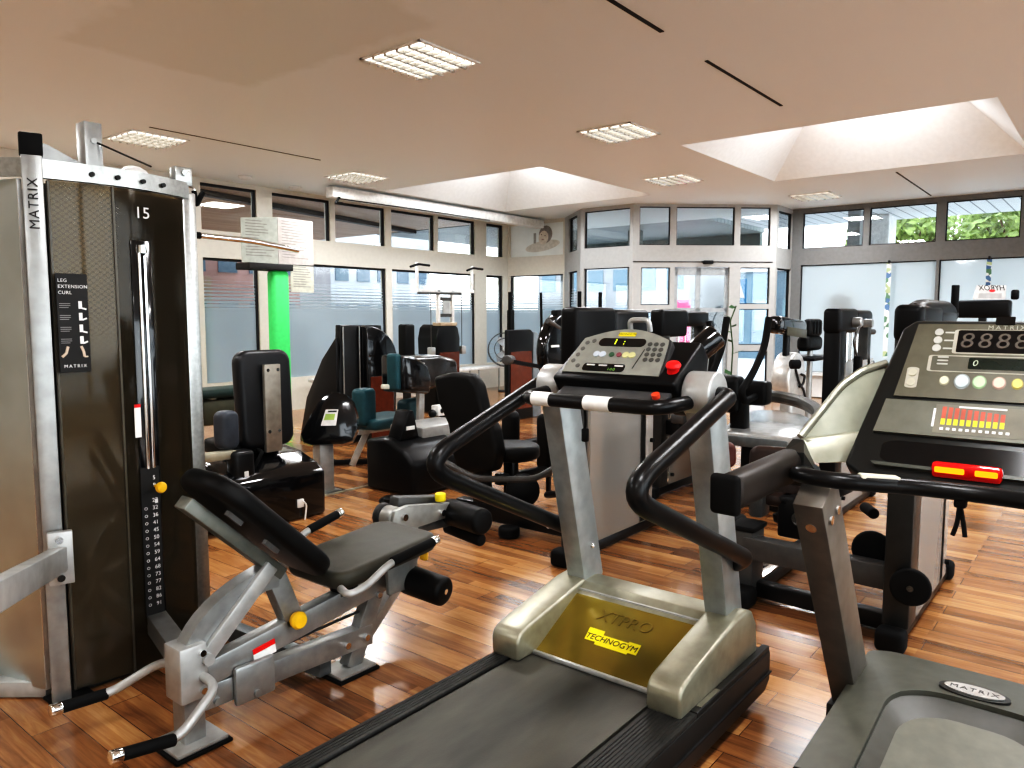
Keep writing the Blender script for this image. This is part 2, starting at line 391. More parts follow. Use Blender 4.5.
for k, (x0, x1, y0, y1) in enumerate(holes):
    t, h = .8, .8; mb = MB(); mb.fixn = False
    a = [(x0, y0, H), (x1, y0, H), (x1, y1, H), (x0, y1, H)]; b = [(x0 + t, y0 + t, H + h), (x1 - t, y0 + t, H + h), (x1 - t, y1 - t, H + h), (x0 + t, y1 - t, H + h)]
    for i in range(4):
        mb.quad(a[i], a[(i + 1) % 4], b[(i + 1) % 4], b[i])
    sk = sthing('window_%d' % (40 + k), (x0, y0, H))
    struct('skylight_well', mb, WELL, sk)
    struct('skylight_pane', MB().quad(*[(p[0], p[1], p[2] + .01) for p in b]), SKYG, sk)
    la = bpy.data.lights.new('skylight_lamp', 'AREA'); la.shape = 'SQUARE'; la.size = 1.2; la.energy = 55; la.color = (.93, .97, 1.)
    lo = bpy.data.objects.new('skylight_lamp', la); COL.objects.link(lo); lo.location = ((x0 + x1) / 2, (y0 + y1) / 2, H + h - .03)
# dark slots and cracks in the ceiling
slot = P('dark_slot', (.01, .009, .008), .7)
for k, (p, q, w) in enumerate((((3.2, 2.455), (4.62, 2.455), .03), ((5.33, 2.47), (6.87, 2.46), .026), ((3.72, 7.59), (5.77, 7.59), .012), ((10.94, 2.39), (13.4, 2.42), .02))):
    struct('trim_%d' % (10 + k), MB().bar((p[0], p[1], H - .001), (q[0], q[1], H - .001), w, .008), slot)

# ------------------------------------------------------------------ walls with openings
FR = M['frame']; WP = P('wall_paint', (.66, .635, .57), .55, var=.03)
def wall(name, p0, p1, thick, ops, mat, z1=H, s_end=None):
    """wall from p0 to p1 (2D); the room side is the line itself, thickness goes to the left of p0->p1. ops = (s0,s1,z0,z1)."""
    a, b = Vector((*p0, 0)), Vector((*p1, 0)); ln = (b - a).length; d = (b - a).normalized(); n = Vector((-d.y, d.x, 0))
    ss = sorted({0, ln} | {o[0] for o in ops} | {o[1] for o in ops}); zs = sorted({0, z1} | {o[2] for o in ops} | {o[3] for o in ops})
    mb = MB()
    for i in range(len(ss) - 1):
        run = None
        for j in range(len(zs) - 1):
            cs, cz = (ss[i] + ss[i + 1]) / 2, (zs[j] + zs[j + 1]) / 2
            solid = not any(o[0] < cs < o[1] and o[2] < cz < o[3] for o in ops)
            if solid:
                run = (run[0], zs[j + 1]) if run else (zs[j], zs[j + 1])
            if run and (not solid or j == len(zs) - 2):
                c = [a + d * ss[i], a + d * ss[i + 1], a + d * ss[i + 1] + n * thick, a + d * ss[i] + n * thick]
                mb.prism([(q.x, q.y) for q in c], 'Z', run[0], run[1]); run = None
    return struct(name, mb, mat), a, d, n
WN = [0]
def window(a, d, n, op, glassm, dark=(1, 1, 1, 1), fw_=.022, inset=.03, extra=None, framem=None):
    """one glazed opening: dark gasket frame and a pane."""
    s0, s1, z0, z1 = op; WN[0] += 1
    w = sthing('window_%d' % WN[0], a + d * ((s0 + s1) / 2) + Vector((0, 0, z0)))
    mb = MB(); q = lambda s, z, t: a + d * s + n * t + Vector((0, 0, z))
    g = fw_
    for (sa, sb, za, zb, on) in ((s0, s0 + g, z0, z1, dark[0]), (s1 - g, s1, z0, z1, dark[1]), (s0, s1, z0, z0 + g, dark[2]), (s0, s1, z1 - g, z1, dark[3])):
        if on:
            mb.plate([q(sa, za, inset), q(sb, za, inset), q(sb, zb, inset), q(sa, zb, inset)], .04, n)
    if len(mb.bm.verts): struct('window_frame', mb, framem or M['gasket'], w)
    e = .002
    mb = MB(); mb.plate([q(s0 + e, z0 + e, inset + .018), q(s1 - e, z0 + e, inset + .018), q(s1 - e, z1 - e, inset + .018), q(s0 + e, z1 - e, inset + .018)], .004, n)
    struct('window_pane', mb, glassm, w)
    return w
FILML = film_mat('frosted_film_left', 1.50, 1.93, (.60, .67, .71))
FILMR = film_mat('milky_film_right', 3.0, 3.1, (.76, .81, .83), dens=.93)
GL = M['glass']
UZ = (2.61, 3.24)
# left window wall, room side at Y = 9.8 ; runs from +X to -X so that the thickness goes outwards (+Y)
PX0 = 12.05
# runs along +X: n = left of +X = +Y (outwards)
a0 = -4.
up = [(5.46, 6.31), (6.57, 7.61), (7.71, 8.75), (8.895, 9.93), (10.03, 11.04), (11.38, 11.89)]
lowb = [(5.46, 6.31), (6.57, 8.76), (8.897, 11.04), (11.38, 11.89)]
ops = [(x0 - a0, x1 - a0, UZ[0], UZ[1]) for x0, x1 in up] + [(x0 - a0, x1 - a0, .5, 2.235) for x0, x1 in lowb]
o, A, D, NN = wall('wall_left', (a0, 9.8), (12.2, 9.8), .14, ops, WP)
for op in ops: window(A, D, NN, op, GL if op[2] > 2 else FILML, dark=(0, 1, 0, 1), fw_=.035 if op[1] - op[0] > .6 else .045)
# short end wall X = 12.05 (poster above, window below)
v1 = [(.055, 1.365, .5, 2.238), (.055, 1.365, 2.61, 3.235)]
o, A, D, NN = wall('wall_end', (12.05, 9.8), (12.05, 8.40), .14, v1, WP)
window(A, D, NN, v1[0], FILML, dark=(1, 0, 0, 1))
# chamfer
c0 = [(.32, .95, .12, 2.25), (.32, .95, 2.61, 3.24)]
o, A, D, NN = wall('wall_chamfer', (12.05, 8.40), (11.25, 7.5), .08, c0, FR)
for op in c0: window(A, D, NN, op, GL if op[2] > 2 else FILML, dark=(1, 0, 1, 1))
v2 = [(.075, .985, 2.61, 3.242), (.075, .985, .12, 2.258)]
o, A, D, NN = wall('wall_vestibule_side', (11.25, 7.5), (11.25, 6.45), .08, v2, FR)
for op in v2: window(A, D, NN, op, GL, dark=(1, 1, 1, 1), fw_=.013)
dg = [(.11, .63, 2.62, 3.255), (.735, 1.73, 2.62, 3.255), (1.83, 2.345, 2.62, 3.255), (.145, .64, 1.62, 2.247), (.145, .64, .1, 1.5),
      (.72, 1.66, .02, 2.257), (1.85, 2.36, 1.636, 2.252), (1.85, 2.36, .94, 1.552), (1.85, 2.36, .06, .835)]
o, A, D, NN = wall('wall_vestibule_front', (11.25, 6.45), (12.9, 4.63), .08, dg, FR)
for op in dg:
    if op[2] == .02: continue
    window(A, D, NN, op, GL, dark=(1, 1, 1, 1), fw_=.013)
# sliding glass door of the vestibule
q = lambda s, z, t: A + D * s + NN * t + Vector((0, 0, z))
dr = sthing('door_1', q(1.19, 0, 0))
for (s0, s1, t) in ((.72, 1.15, .03), (1.12, 1.66, .05)):
    mb = MB()
    for (sa, sb, za, zb) in ((s0, s0 + .06, .02, 2.25), (s1 - .06, s1, .02, 2.25), (s0, s1, .02, .14), (s0, s1, 2.12, 2.25), (s0, s1, 1.5, 1.57)):
        mb.plate([q(sa, za, t), q(sb, za, t), q(sb, zb, t), q(sa, zb, t)], .035, NN)
    lf = struct('door_leaf', mb, P('door_frame_grey', (.35, .37, .38), .4, metal=.3), dr)
    struct('door_glass', MB().plate([q(s0 + .05, .1, t + .015), q(s1 - .05, .1, t + .015), q(s1 - .05, 2.14, t + .015), q(s0 + .05, 2.14, t + .015)], .004, NN), GL, dr)
mb = MB(); mb.plate([q(.0, 2.335, -.012), q(2.4, 2.335, -.012), q(2.4, 2.35, -.012), q(.0, 2.35, -.012)], .012, NN)
struct('trim_2', mb, M['gasket'])
o = obj('door_sensor', MB().bar(q(1.19, 2.335, -.04), q(1.36, 2.335, -.04), .06, .06, bev=.012), M['black'])
tag(o, 'small black motion sensor on the beam above the glass entrance door', 'sensor')
u1 = [(.08, .74, .3, 2.25), (.08, .74, 2.6, 3.22)]
o, A, D, NN = wall('wall_vestibule_return', (12.9, 4.63), (13.72, 4.62), .07, u1, FR)
for op in u1: window(A, D, NN, op, GL, dark=(0, 1, 0, 1))
# right window wall X = 13.65
y0 = 4.63
upr = [(4.445, 3.45), (3.355, 2.37), (2.24, 1.255), (1.15, .16), (.03, -.95)]
lor = [(4.455, 2.345), (2.3, .2), (.1, -1.9)]
RF = P('right_frame_paint', (.215, .22, .22), .5, var=.05)
ops = [(y0 - a_, y0 - b_, 2.607, 3.22) for a_, b_ in upr] + [(y0 - a_, y0 - b_, .46, 2.318) for a_, b_ in lor]
o, A, D, NN = wall('wall_right', (13.65, 4.63), (13.65, -5), .12, ops, RF)
for op in ops: window(A, D, NN, op, GL if op[2] > 2 else FILMR, dark=(1, 1, 1, 1) if op[2] > 2 else (1, 0, 0, 1), fw_=.015)
struct('trim_3', MB().box((13.5, -4.9, .40), (13.65, 4.5, .45)).box((13.6, -4.9, .02), (13.648, 4.5, .4)), WELL)
# walls behind and beside the viewer
struct('wall_back', MB().box((-4.1, -5, 0), (-4, 9.9, H)), WP)
fill_ops = [(.6 + k * 2.85, .6 + k * 2.85 + 2.65, .3, 3.1) for k in range(6)]  # unseen glazed openings, added to let in fill daylight
o, A, D, NN = wall('wall_near', (13.7, -5), (-4, -5), .1, fill_ops, WP)
for op in fill_ops: window(A, D, NN, op, GL, dark=(1, 1, 1, 1))

# poster light box in the end wall
pz0, pz1 = 2.61, 3.235
po = thing('advertising_poster', 'pale backlit poster of a smiling reclining person above the end window', 'poster', (12.06, 9.1, 2.62))
PB = P('poster_paper', (.78, .82, .81), .5, var=.05, scale=3)
MB().box((12.075, 8.44, 2.612), (12.13, 9.742, 3.233)).build('panel', PB, po, 0)
def disc(c, ry, rz, tilt=0., n=28):
    mb = MB(); ct, st = math.cos(tilt), math.sin(tilt)
    mb.plate([(c[0], c[1] + (ry * math.cos(t) * ct - rz * math.sin(t) * st), c[2] + (ry * math.cos(t) * st + rz * math.sin(t) * ct)) for t in [2 * PI * k / n for k in range(n)]], .002, (1, 0, 0)); return mb
disc((12.072, 8.95, 2.80), .42, .1, -.12).build('shoulder_print', P('skin_pale', (.62, .60, .55), .6), po, 0)
disc((12.070, 8.87, 3.02), .16, .17, .3).build('hair_print', P('hair_grey', (.30, .28, .26), .6), po, 0)
disc((12.068, 8.92, 2.96), .115, .135, .3).build('face_print', P('skin_light', (.66, .6, .53), .6), po, 0)
disc((12.067, 8.935, 2.925), .035, .012, .2).build('smile_print', P('lips_grey', (.4, .3, .28), .6), po, 0)
for dy, dz in ((-.04, .02), (.045, .045)): disc((12.067, 8.92 + dy, 2.975 + dz), .016, .008, .3).build('eye_print', M['ink'], po, 0)
MB().box((12.066, 9.1, 2.86), (12.069, 9.16, 3.06)).build('glass_print', P('print_grey', (.35, .36, .33), .6), po, 0)

# white box housing under the skylight edge along the left wall
o = obj('ceiling_shade_housing', MB().box((6.9, 8.8, 3.12), (11.93, 8.98, 3.27), .015), P('housing_white', (.72, .71, .68), .45), smooth=30)
tag(o, 'long white shade housing under the ceiling beside the left skylight', 'shade housing')
ct = thing('shade_cord', 'dark hanging pull cord with hook below the white shade housing', 'cord', (6.95, 8.78, 3.1))
MB().tube([(7.0, 8.79, 3.1), (8.5, 8.79, 3.115), (10.3, 8.79, 3.115)], .008, 6).build('cord', M['black'], ct)
MB().tube([(7.0, 8.79, 3.12), (6.93, 8.79, 3.04), (7.05, 8.79, 3.04)], .018, 8, .01).build('hook', M['black'], ct)
for (p, lab) in (((5.79, 9.24), 'round white ceiling disc nearer the tall grey column of the left wall'), ((6.73, 9.45), 'round white ceiling disc above the information boards, the farther one')):
    o = obj('ceiling_smoke_detector', MB().lathe([(.09, 0), (.09, .02), (.06, .045), (0, .05)], (p[0], p[1], H), (0, 0, -1)), WELL); tag(o, lab, 'detector')

# ------------------------------------------------------------------ louvred ceiling lights
LB = 'louvred square ceiling light '
lights = [((4.02, 4.09), LB + 'nearest the viewer, at the top centre'), ((6.82, 4.09), LB + 'in the middle, ahead of the nearest one'),
          ((3.95, 8.12), LB + 'above the tall weight tower on the left'), ((6.78, 8.14), LB + 'above the information boards near the left windows'),
          ((9.6, 4.9), LB + 'between the two skylights'), ((12.3, 3.83), LB + 'by the right window wall, the farthest one')]
LOUV = P('louvre_metal', (.62, .6, .56), .25, metal=.7, var=.03)
DIFF = EM('lamp_diffuser', (1., .95, .86), 1.5)
def lamp(x, y, en=34):
    la = bpy.data.lights.new('ceiling_lamp', 'AREA'); la.shape = 'SQUARE'; la.size = .55; la.energy = en; la.color = (.98, .985, 1.)
    lo = bpy.data.objects.new('ceiling_lamp', la); COL.objects.link(lo); lo.location = (x, y, H - .07)
for (x, y), lab in lights:
    t = thing('ceiling_light', lab, 'ceiling light', (x, y, H), 'louvred ceiling lights'); s = .31
    mb = MB()
    for q_ in ((-s, -s, s, -s + .025), (-s, s - .025, s, s), (-s, -s, -s + .025, s), (s - .025, -s, s, s)): mb.box((x + q_[0], y + q_[1], H - .012), (x + q_[2], y + q_[3], H - .0005))
    mb.build('lamp_frame', M['white'], t, 0)
    MB().box((x - s + .02, y - s + .02, H - .006), (x + s - .02, y + s - .02, H - .001)).build('diffuser', DIFF, t, 0)
    mb = MB()
    for k in range(1, 5): mb.box((x - s + .02, y - s + k * .124 - .012, H - .030), (x + s - .02, y - s + k * .124 + .012, H - .006))
    for k in range(1, 8): mb.box((x - s + k * .0775 - .004, y - s + .02, H - .030), (x - s + k * .0775 + .004, y + s - .02, H - .006))
    mb.build('louvre', LOUV, t, 0)
    lamp(x, y)
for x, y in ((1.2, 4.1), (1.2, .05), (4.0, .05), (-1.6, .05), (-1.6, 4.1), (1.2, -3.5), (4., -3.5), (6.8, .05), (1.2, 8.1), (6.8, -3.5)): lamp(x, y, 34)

# ------------------------------------------------------------------ outside
pave = P('pale_pavement', (.48, .48, .47), .8, scale=2)
struct('ground_outside', MB().box((-10, 9.96, -.25), (13.9, 30, -.13)).box((13.78, -20, -.25), (60, 30, -.13)).box((-14, -24, -.25), (13.78, -5.2, -.13)), pave)
WOODS = plank_mat('brown_soffit_boards', (.36, .22, .135), (.58, .39, .26), 'Y', .13, .05)
SLAT = plank_mat('white_soffit_slats', (.75, .77, .79), (.82, .84, .86), 'Y', .24, .1)
struct('roof_left', MB().box((-6, 9.97, 3.36), (12.15, 18.4, 3.5)), WOODS)
struct('beam_outside', MB().bar((4.2, 10.6, 3.32), (12.1, 12.6, 3.32), .16, .08), P('dark_beam', (.06, .05, .045), .6))
struct('roof_right', MB().box((13.8, -14, 3.42), (17.4, 6.5, 3.55)), SLAT)
SLAT2 = plank_mat('grey_entrance_slats', (.26, .29, .29), (.32, .35, .35), 'X', .18, .1)
struct('roof_entrance', MB().prism([(11.36, 6.52), (13.0, 4.72), (13.78, 4.72), (13.78, 6.6), (17.6, 6.6), (17.6, 14), (12.25, 14), (12.25, 8.45), (11.36, 7.5)], 'Z', 3.36, 3.5), SLAT2)
struct('beam_entrance', MB().box((17.6, 6.7, 2.75), (17.75, 14, 3.5)), P('fascia_grey_green', (.12, .15, .145), .5))
struct('column_entrance', MB().box((15.2, 8.6, -.13), (15.45, 8.85, 3.36)).box((16.4, 11.3, -.13), (16.65, 11.55, 3.36)), P('entrance_post_grey', (.2, .22, .22), .5))
o = obj('ceiling_lamp_outside', MB().lathe([(.12, 0), (.12, .05), (.05, .1), (0, .1)], (8.6, 13.2, 3.359), (0, 0, -1)), EM('warm_lamp', (1, .85, .6), 6)); tag(o, 'glowing lamp under the brown soffit outside the left windows', 'lamp')
# buildings across the street
def building(x0, x1, y0_, y1_, z, wallc, label, face, rows, cols, glassc=(.12, .16, .2)):
    t = thing('building', label, 'building', ((x0 + x1) / 2, (y0_ + y1_) / 2, -.13))
    MB().box((x0, y0_, -.13), (x1, y1_, z)).build('facade', P('facade_paint', wallc, .7, scale=1.5), t, 0)
    gm = P('facade_glass', glassc, .15, spec=.8)
    for r_ in range(rows):
        mb = MB()
        for c in range(cols):
            zz = .9 + r_ * (z - 1.) / rows; hh = (z - 1.) / rows * .55
            if face == '-Y':
                w = (x1 - x0) / cols; xx = x0 + c * w + w * .2; mb.box((xx, y0_ - .03, zz), (xx + w * .6, y0_ + .02, zz + hh))
            else:
                w = (y1_ - y0_) / cols; yy = y0_ + c * w + w * .2; mb.box((x0 - .03, yy, zz), (x0 + .02, yy + w * .6, zz + hh))
        mb.build('window_row', gm, t, 0)
    MB().box((x0 - .1, y0_ - .1, z), (x1 + .1, y1_ + .1, z + .2)).build('roof_edge', P('roof_edge_grey', (.4, .4, .4), .6), t, 0)
building(4.5, 9.4, 20, 24, 5., (.36, .33, .31), 'pale stone shop building across the arcade outside the left windows', '-Y', 2, 5)
building(9.9, 13.6, 19, 23, 4.4, (.36, .22, .19), 'reddish building outside behind the corner window of the left wall', '-Y', 2, 4)
building(15.5, 20, 20, 25, 6., (.4, .41, .42), 'grey white building outside seen through the narrow window beside the poster', '-Y', 3, 5)
building(26, 32, 12.5, 19.5, 5.5, (.27, .28, .29), 'white building across the street behind the glass entrance door', '-X', 3, 6, (.15, .22, .27))
building(27, 33, 7.6, 11.6, 3.0, (.13, .2, .25), 'low blue grey building right of the white one outside the entrance', '-X', 1, 4, (.16, .3, .36))
# columns of the right arcade
o = obj('arcade_column', MB().box((16.3, 3.65, -.13), (16.9, 4.15, 3.41)), P('arcade_white', (.85, .85, .85), .6), smooth=0); tag(o, 'white arcade column outside the right windows', 'column')
o = obj('arcade_post', MB().box((15.2, 3.9, -.13), (15.4, 4.12, 3.4)), P('arcade_grey', (.3, .32, .33), .6), smooth=0); tag(o, 'slim grey arcade post outside the right windows', 'column')
o = obj('shade_board', MB().prism([(3.55, .5)] + [(3.55 + .42 * (1 - math.cos(PI * k / 14)) / 2 , 1.62 + .2 * math.sin(PI * k / 14)) for k in range(15)] + [(3.97, .5)], 'X', 13.80, 13.84).box((13.80, 3.7, -.13), (13.84, 3.82, .52)), P('shade_board_brown', (.16, .12, .09), .6), smooth=0)  # added board, blocks light behind the film to leave a dark rounded shape
tag(o, 'brown round topped board added behind the milky right window to darken it', 'shade board')
# blue pedestrian sign
t = thing('street_sign', 'blue square road sign with white triangle outside the entrance', 'sign', (17.0, 6.95, -.13))
MB().cyl((17.0, 6.95, -.13), (17.0, 6.95, 2.3), .03).build('post', M['silver'], t)
sgd = Vector((1.82, 1.65, 0)).normalized(); sgs = Vector((1.65, -1.82, 0)).normalized(); c = Vector((16.95, 6.9, 2.0))
MB().plate([c + sgs * a_ * .16 + Vector((0, 0, b_ * .28)) for a_, b_ in ((-1, -1), (1, -1), (1, 1), (-1, 1))], .02, sgd).build('plate', P('sign_blue', (.02, .28, .62), .4), t, 0)
MB().plate([c - sgd * .006 + sgs * a_ + Vector((0, 0, b_)) for a_, b_ in ((-.12, -.16), (.12, -.16), (0, .2))], .004, sgd).build('triangle', M['white'], t, 0)
o = obj('banner', MB().box((21, 10.1, -.13), (21.1, 10.75, 1.9)), P('pink_banner', (.75, .12, .25), .6), smooth=0); tag(o, 'pink banner standing outside behind the glass entrance door', 'banner')
# trees
def leafmat(name, c):
    m, nt, out = nodes(name); b = N(nt, 'BsdfPrincipled', Roughness=.6); tl = N(nt, 'BsdfTranslucent')
    geo = N(nt, 'NewGeometry'); no = N(nt, 'TexNoise', Scale=3.2, Detail=3.); L(nt, geo.outputs['Position'], no.inputs['Vector'])
    r = N(nt, 'ValToRGB'); r.color_ramp.elements[0].position = .35; r.color_ramp.elements[1].position = .68
    r.color_ramp.elements[0].color = rgba([x * .45 for x in c]); r.color_ramp.elements[1].color = rgba([min(1, x * 1.9) for x in c])
    L(nt, no.outputs['Fac'], r.inputs[0]); L(nt, r.outputs[0], b.inputs['Base Color']); L(nt, r.outputs[0], tl.inputs[0])
    mx = N(nt, 'MixShader'); mx.inputs[0].default_value = .4; L(nt, b.outputs[0], mx.inputs[1]); L(nt, tl.outputs[0], mx.inputs[2]); L(nt, mx.outputs[0], out.inputs[0]); return m
LEAF = leafmat('leaf_green', (.24, .31, .11)); BARK = P('bark', (.12, .08, .05), .8)
def tree(x, y, h, rad, n, label):
    t = thing('tree', label, 'tree', (x, y, -.13), 'trees outside the right windows')
    mb = MB().tube([(x, y, -.13), (x + .1, y, h * .4), (x, y + .1, h * .8)], (.18, .06), 8)
    for k in range(5):
        a_ = k * 1.3; mb.tube([(x + .05, y, h * .38), (x + math.cos(a_) * rad * .7, y + math.sin(a_) * rad * .7, h * .7)], (.07, .02), 6)
    mb.build('trunk', BARK, t)
    bm = MB(); rnd = random.Random(int(x * 7 + y * 13))
    for k in range(n):
        v = Vector((rnd.gauss(0, 1), rnd.gauss(0, 1), rnd.gauss(0, 1))).normalized() * rad * (rnd.random() ** .4)
        c = Vector((x + v.x, y + v.y, h * .66 + v.z * .95)); s_ = rnd.uniform(.1, .22)
        u = Vector((rnd.gauss(0, 1), rnd.gauss(0, 1), rnd.gauss(0, 1))).normalized(); w = u.orthogonal().normalized()
        bm.quad(c - u * s_, c + w * s_ * .5, c + u * s_, c - w * s_ * .5)
    bm.fixn = False; bm.build('crown', LEAF, t, 0)
tree(22.4, 4.75, 5.2, 1.38, 1200, 'leafy tree outside behind the second clerestory pane of the right wall')
tree(22.4, 1.9, 5.3, 1.36, 1200, 'leafy tree outside behind the third clerestory pane of the right wall')
tree(22.4, -1.0, 5.3, 1.36, 1000, 'leafy tree outside beyond the right edge of the third clerestory pane')
tree(27.5, 3.6, 6.0, 1.9, 1400, 'taller leafy tree farther back between the two nearer trees')
tree(27.5, -.5, 6.0, 1.9, 1400, 'taller leafy tree farther back at the right')

# world: bright overcast sky
w = bpy.data.worlds.new('sky'); scene.world = w; w.use_nodes = True; nt = w.node_tree; nt.nodes.clear()
out = nt.nodes.new('ShaderNodeOutputWorld'); bg = nt.nodes.new('ShaderNodeBackground'); nt.links.new(bg.outputs[0], out.inputs[0])
tc = nt.nodes.new('ShaderNodeTexCoord'); sp = nt.nodes.new('ShaderNodeSeparateXYZ'); nt.links.new(tc.outputs['Generated'], sp.inputs[0])
rp = nt.nodes.new('ShaderNodeValToRGB'); nt.links.new(sp.outputs['Z'], rp.inputs[0])
rp.color_ramp.elements[0].position = 0.; rp.color_ramp.elements[0].color = (.95, .97, 1, 1); rp.color_ramp.elements[1].position = .8; rp.color_ramp.elements[1].color = (.72, .84, 1, 1)
nt.links.new(rp.outputs[0], bg.inputs[0]); bg.inputs[1].default_value = 3.4
vs = scene.view_settings; vs.view_transform = 'Standard'; vs.look = 'None'; vs.exposure = 0.68; vs.gamma = 1.0

vs.use_curve_mapping = True
cm = vs.curve_mapping; cc = cm.curves[3]
cc.points.new(.05, .02); cc.points.new(.15, .118); cc.points.new(.35, .375); cc.points.new(.7, .77)
cm.update()
# ------------------------------------------------------------------ leg extension / curl machine with weight tower (left foreground)
SM = clear_mat('smoky_polycarbonate', (.60, .54, .42), .025, .08, body=(.15, .12, .075), bodyfac=.35, fres=.22)
SM2 = clear_mat('smoky_polycarbonate_light', (.72, .66, .52), .03, .08, body=(.24, .2, .135), bodyfac=.42, fres=.25)
def perf_mat():
    m, nt, out = nodes('perforated_sheet'); b = N(nt, 'BsdfPrincipled', Roughness=.45, Metallic=.3); L(nt, b.outputs[0], out.inputs[0])
    geo = N(nt, 'NewGeometry'); sep = N(nt, 'SeparateXYZ'); L(nt, geo.outputs['Position'], sep.inputs[0])
    s = .026
    def dots(ox, oz):
        o = []
        for sock, off, pr in ((sep.outputs['X'], ox, s), (sep.outputs['Z'], oz, s * .8)):
            a = N(nt, 'Math', operation='MULTIPLY_ADD'); a.inputs[1].default_value = 1 / pr; a.inputs[2].default_value = off; L(nt, sock, a.inputs[0])
            f_ = N(nt, 'Math', operation='FRACT'); L(nt, a.outputs[0], f_.inputs[0])
            c = N(nt, 'Math', operation='SUBTRACT'); c.inputs[1].default_value = .5; L(nt, f_.outputs[0], c.inputs[0])
            p2 = N(nt, 'Math', operation='POWER'); p2.inputs[1].default_value = 2.; ab = N(nt, 'Math', operation='ABSOLUTE'); L(nt, c.outputs[0], ab.inputs[0]); L(nt, ab.outputs[0], p2.inputs[0]); o.append(p2)
        sm = N(nt, 'Math', operation='ADD'); L(nt, o[0].outputs[0], sm.inputs[0]); L(nt, o[1].outputs[0], sm.inputs[1])
        lt = N(nt, 'Math', operation='LESS_THAN'); lt.inputs[1].default_value = .10; L(nt, sm.outputs[0], lt.inputs[0]); return lt
    d1, d2 = dots(0, 0), dots(.5, .5); mx = N(nt, 'Math', operation='MAXIMUM'); L(nt, d1.outputs[0], mx.inputs[0]); L(nt, d2.outputs[0], mx.inputs[1])
    # the perforated field fades out below
    zr = N(nt, 'MapRange'); zr.inputs[1].default_value = 1.25; zr.inputs[2].default_value = 1.6; zr.inputs[3].default_value = .06; zr.inputs[4].default_value = 1.; L(nt, sep.outputs['Z'], zr.inputs[0])
    mu = N(nt, 'Math', operation='MULTIPLY'); L(nt, mx.outputs[0], mu.inputs[0]); L(nt, zr.outputs[0], mu.inputs[1])
    mc = N(nt, 'Mix', data_type='RGBA'); L(nt, mu.outputs[0], mc.inputs[0]); mc.inputs[6].default_value = (.16, .14, .10, 1); mc.inputs[7].default_value = (1., .95, .8, 1)
    L(nt, mc.outputs[2], b.inputs['Base Color']); return m
PERF = perf_mat()
lx = thing('leg_extension_machine', 'silver leg extension machine with tall smoky brown weight tower and reclined black seat', 'exercise machine', (1.3, 2.7, 0))
# tower uprights
up1 = MB().box((1.028, 3.003, .01), (1.092, 3.058, 2.01), .004, rot=rotz(-18)).build('upright', M['silver'], lx)
MB().box((1.024, 2.999, 2.008), (1.096, 3.062, 2.085), .006, rot=rotz(-18)).build('end_cap', M['rubber'], up1, at=None)
txd = Vector((0, 0, 1)); fx = rotz(-18) @ Vector((1, 0, 0)); fn = rotz(-18) @ Vector((0, -1, 0))
text('brand_lettering', 'MATRIX', .045, Vector((1.06, 3.03, 1.84)) + fn * .0295, txd, -fx, M['ink'], up1, spacing=1.15)
MB().box((1.63, 3.07, .0), (1.69, 3.15, 1.96), .006).build('upright', M['brush'], lx)
MB().box((1.36, 3.32, 1.9), (1.43, 3.40, 2.235), .004).cyl((1.395, 3.315, 2.16), (1.395, 3.33, 2.16), .012).build('rear_post', M['silver'], lx)
mb = MB(); mb.plate([(1.085, 3.06, 2.07), (1.13, 3.07, 2.065), (1.36, 3.13, 1.985), (1.085, 3.06, 1.985)], .02, (0, 1, 0)); mb.build('gusset_plate', M['silver'], lx)
def sh(x, off=0.): 
    u = (x - 1.09) / .56; return 3.03 - .055 * math.sin(PI * min(1, max(0, u))) + .05 * u + off
def sheet(x0, x1, z0, z1, off=0., th=.006, n=10):
    mb = MB(); R = []
    for k in range(n + 1):
        x = x0 + (x1 - x0) * k / n; y = sh(x, off); R.append([(x, y, z0), (x, y + th, z0), (x, y + th, z1), (x, y, z1)])
    return mb.loft(R)
sheet(1.085, 1.655, 1.935, 2.0, -.018, .03).build('top_band', M['brush'], lx)
mb = MB()
for x in (1.24, 1.33, 1.43, 1.52): mb.cyl((x, sh(x) - .03, 1.965), (x, sh(x) - .015, 1.965), .009, seg=10)
mb.build('band_bolts', M['ink'], lx)
mb = MB(); R = []
for k in range(7):
    a_ = k / 6; x = 1.03 - .30 * a_ - .03 * math.sin(PI * a_); y = 3.03 + .5 * a_ ; R.append([(x, y, 1.935), (x + .02, y, 1.935), (x + .02, y, 2.0), (x, y, 2.0)])
mb.loft(R).build('side_band', M['brush'], lx)
mb = MB(); mb.plate([(1.02, 3.065, .05), (.90, 3.44, .05), (.90, 3.44, 1.93), (1.02, 3.065, 1.93)], .008, (1, .3, 0)); mb.build('side_shroud', P('dark_brushed_panel', (.5, .54, .53), .3, metal=.9, var=.2, scale=2.2), lx)
MB().box((1.02, 3.06, .05), (1.035, 3.075, 1.93)).build('shroud_edge', M['chrome'], lx)
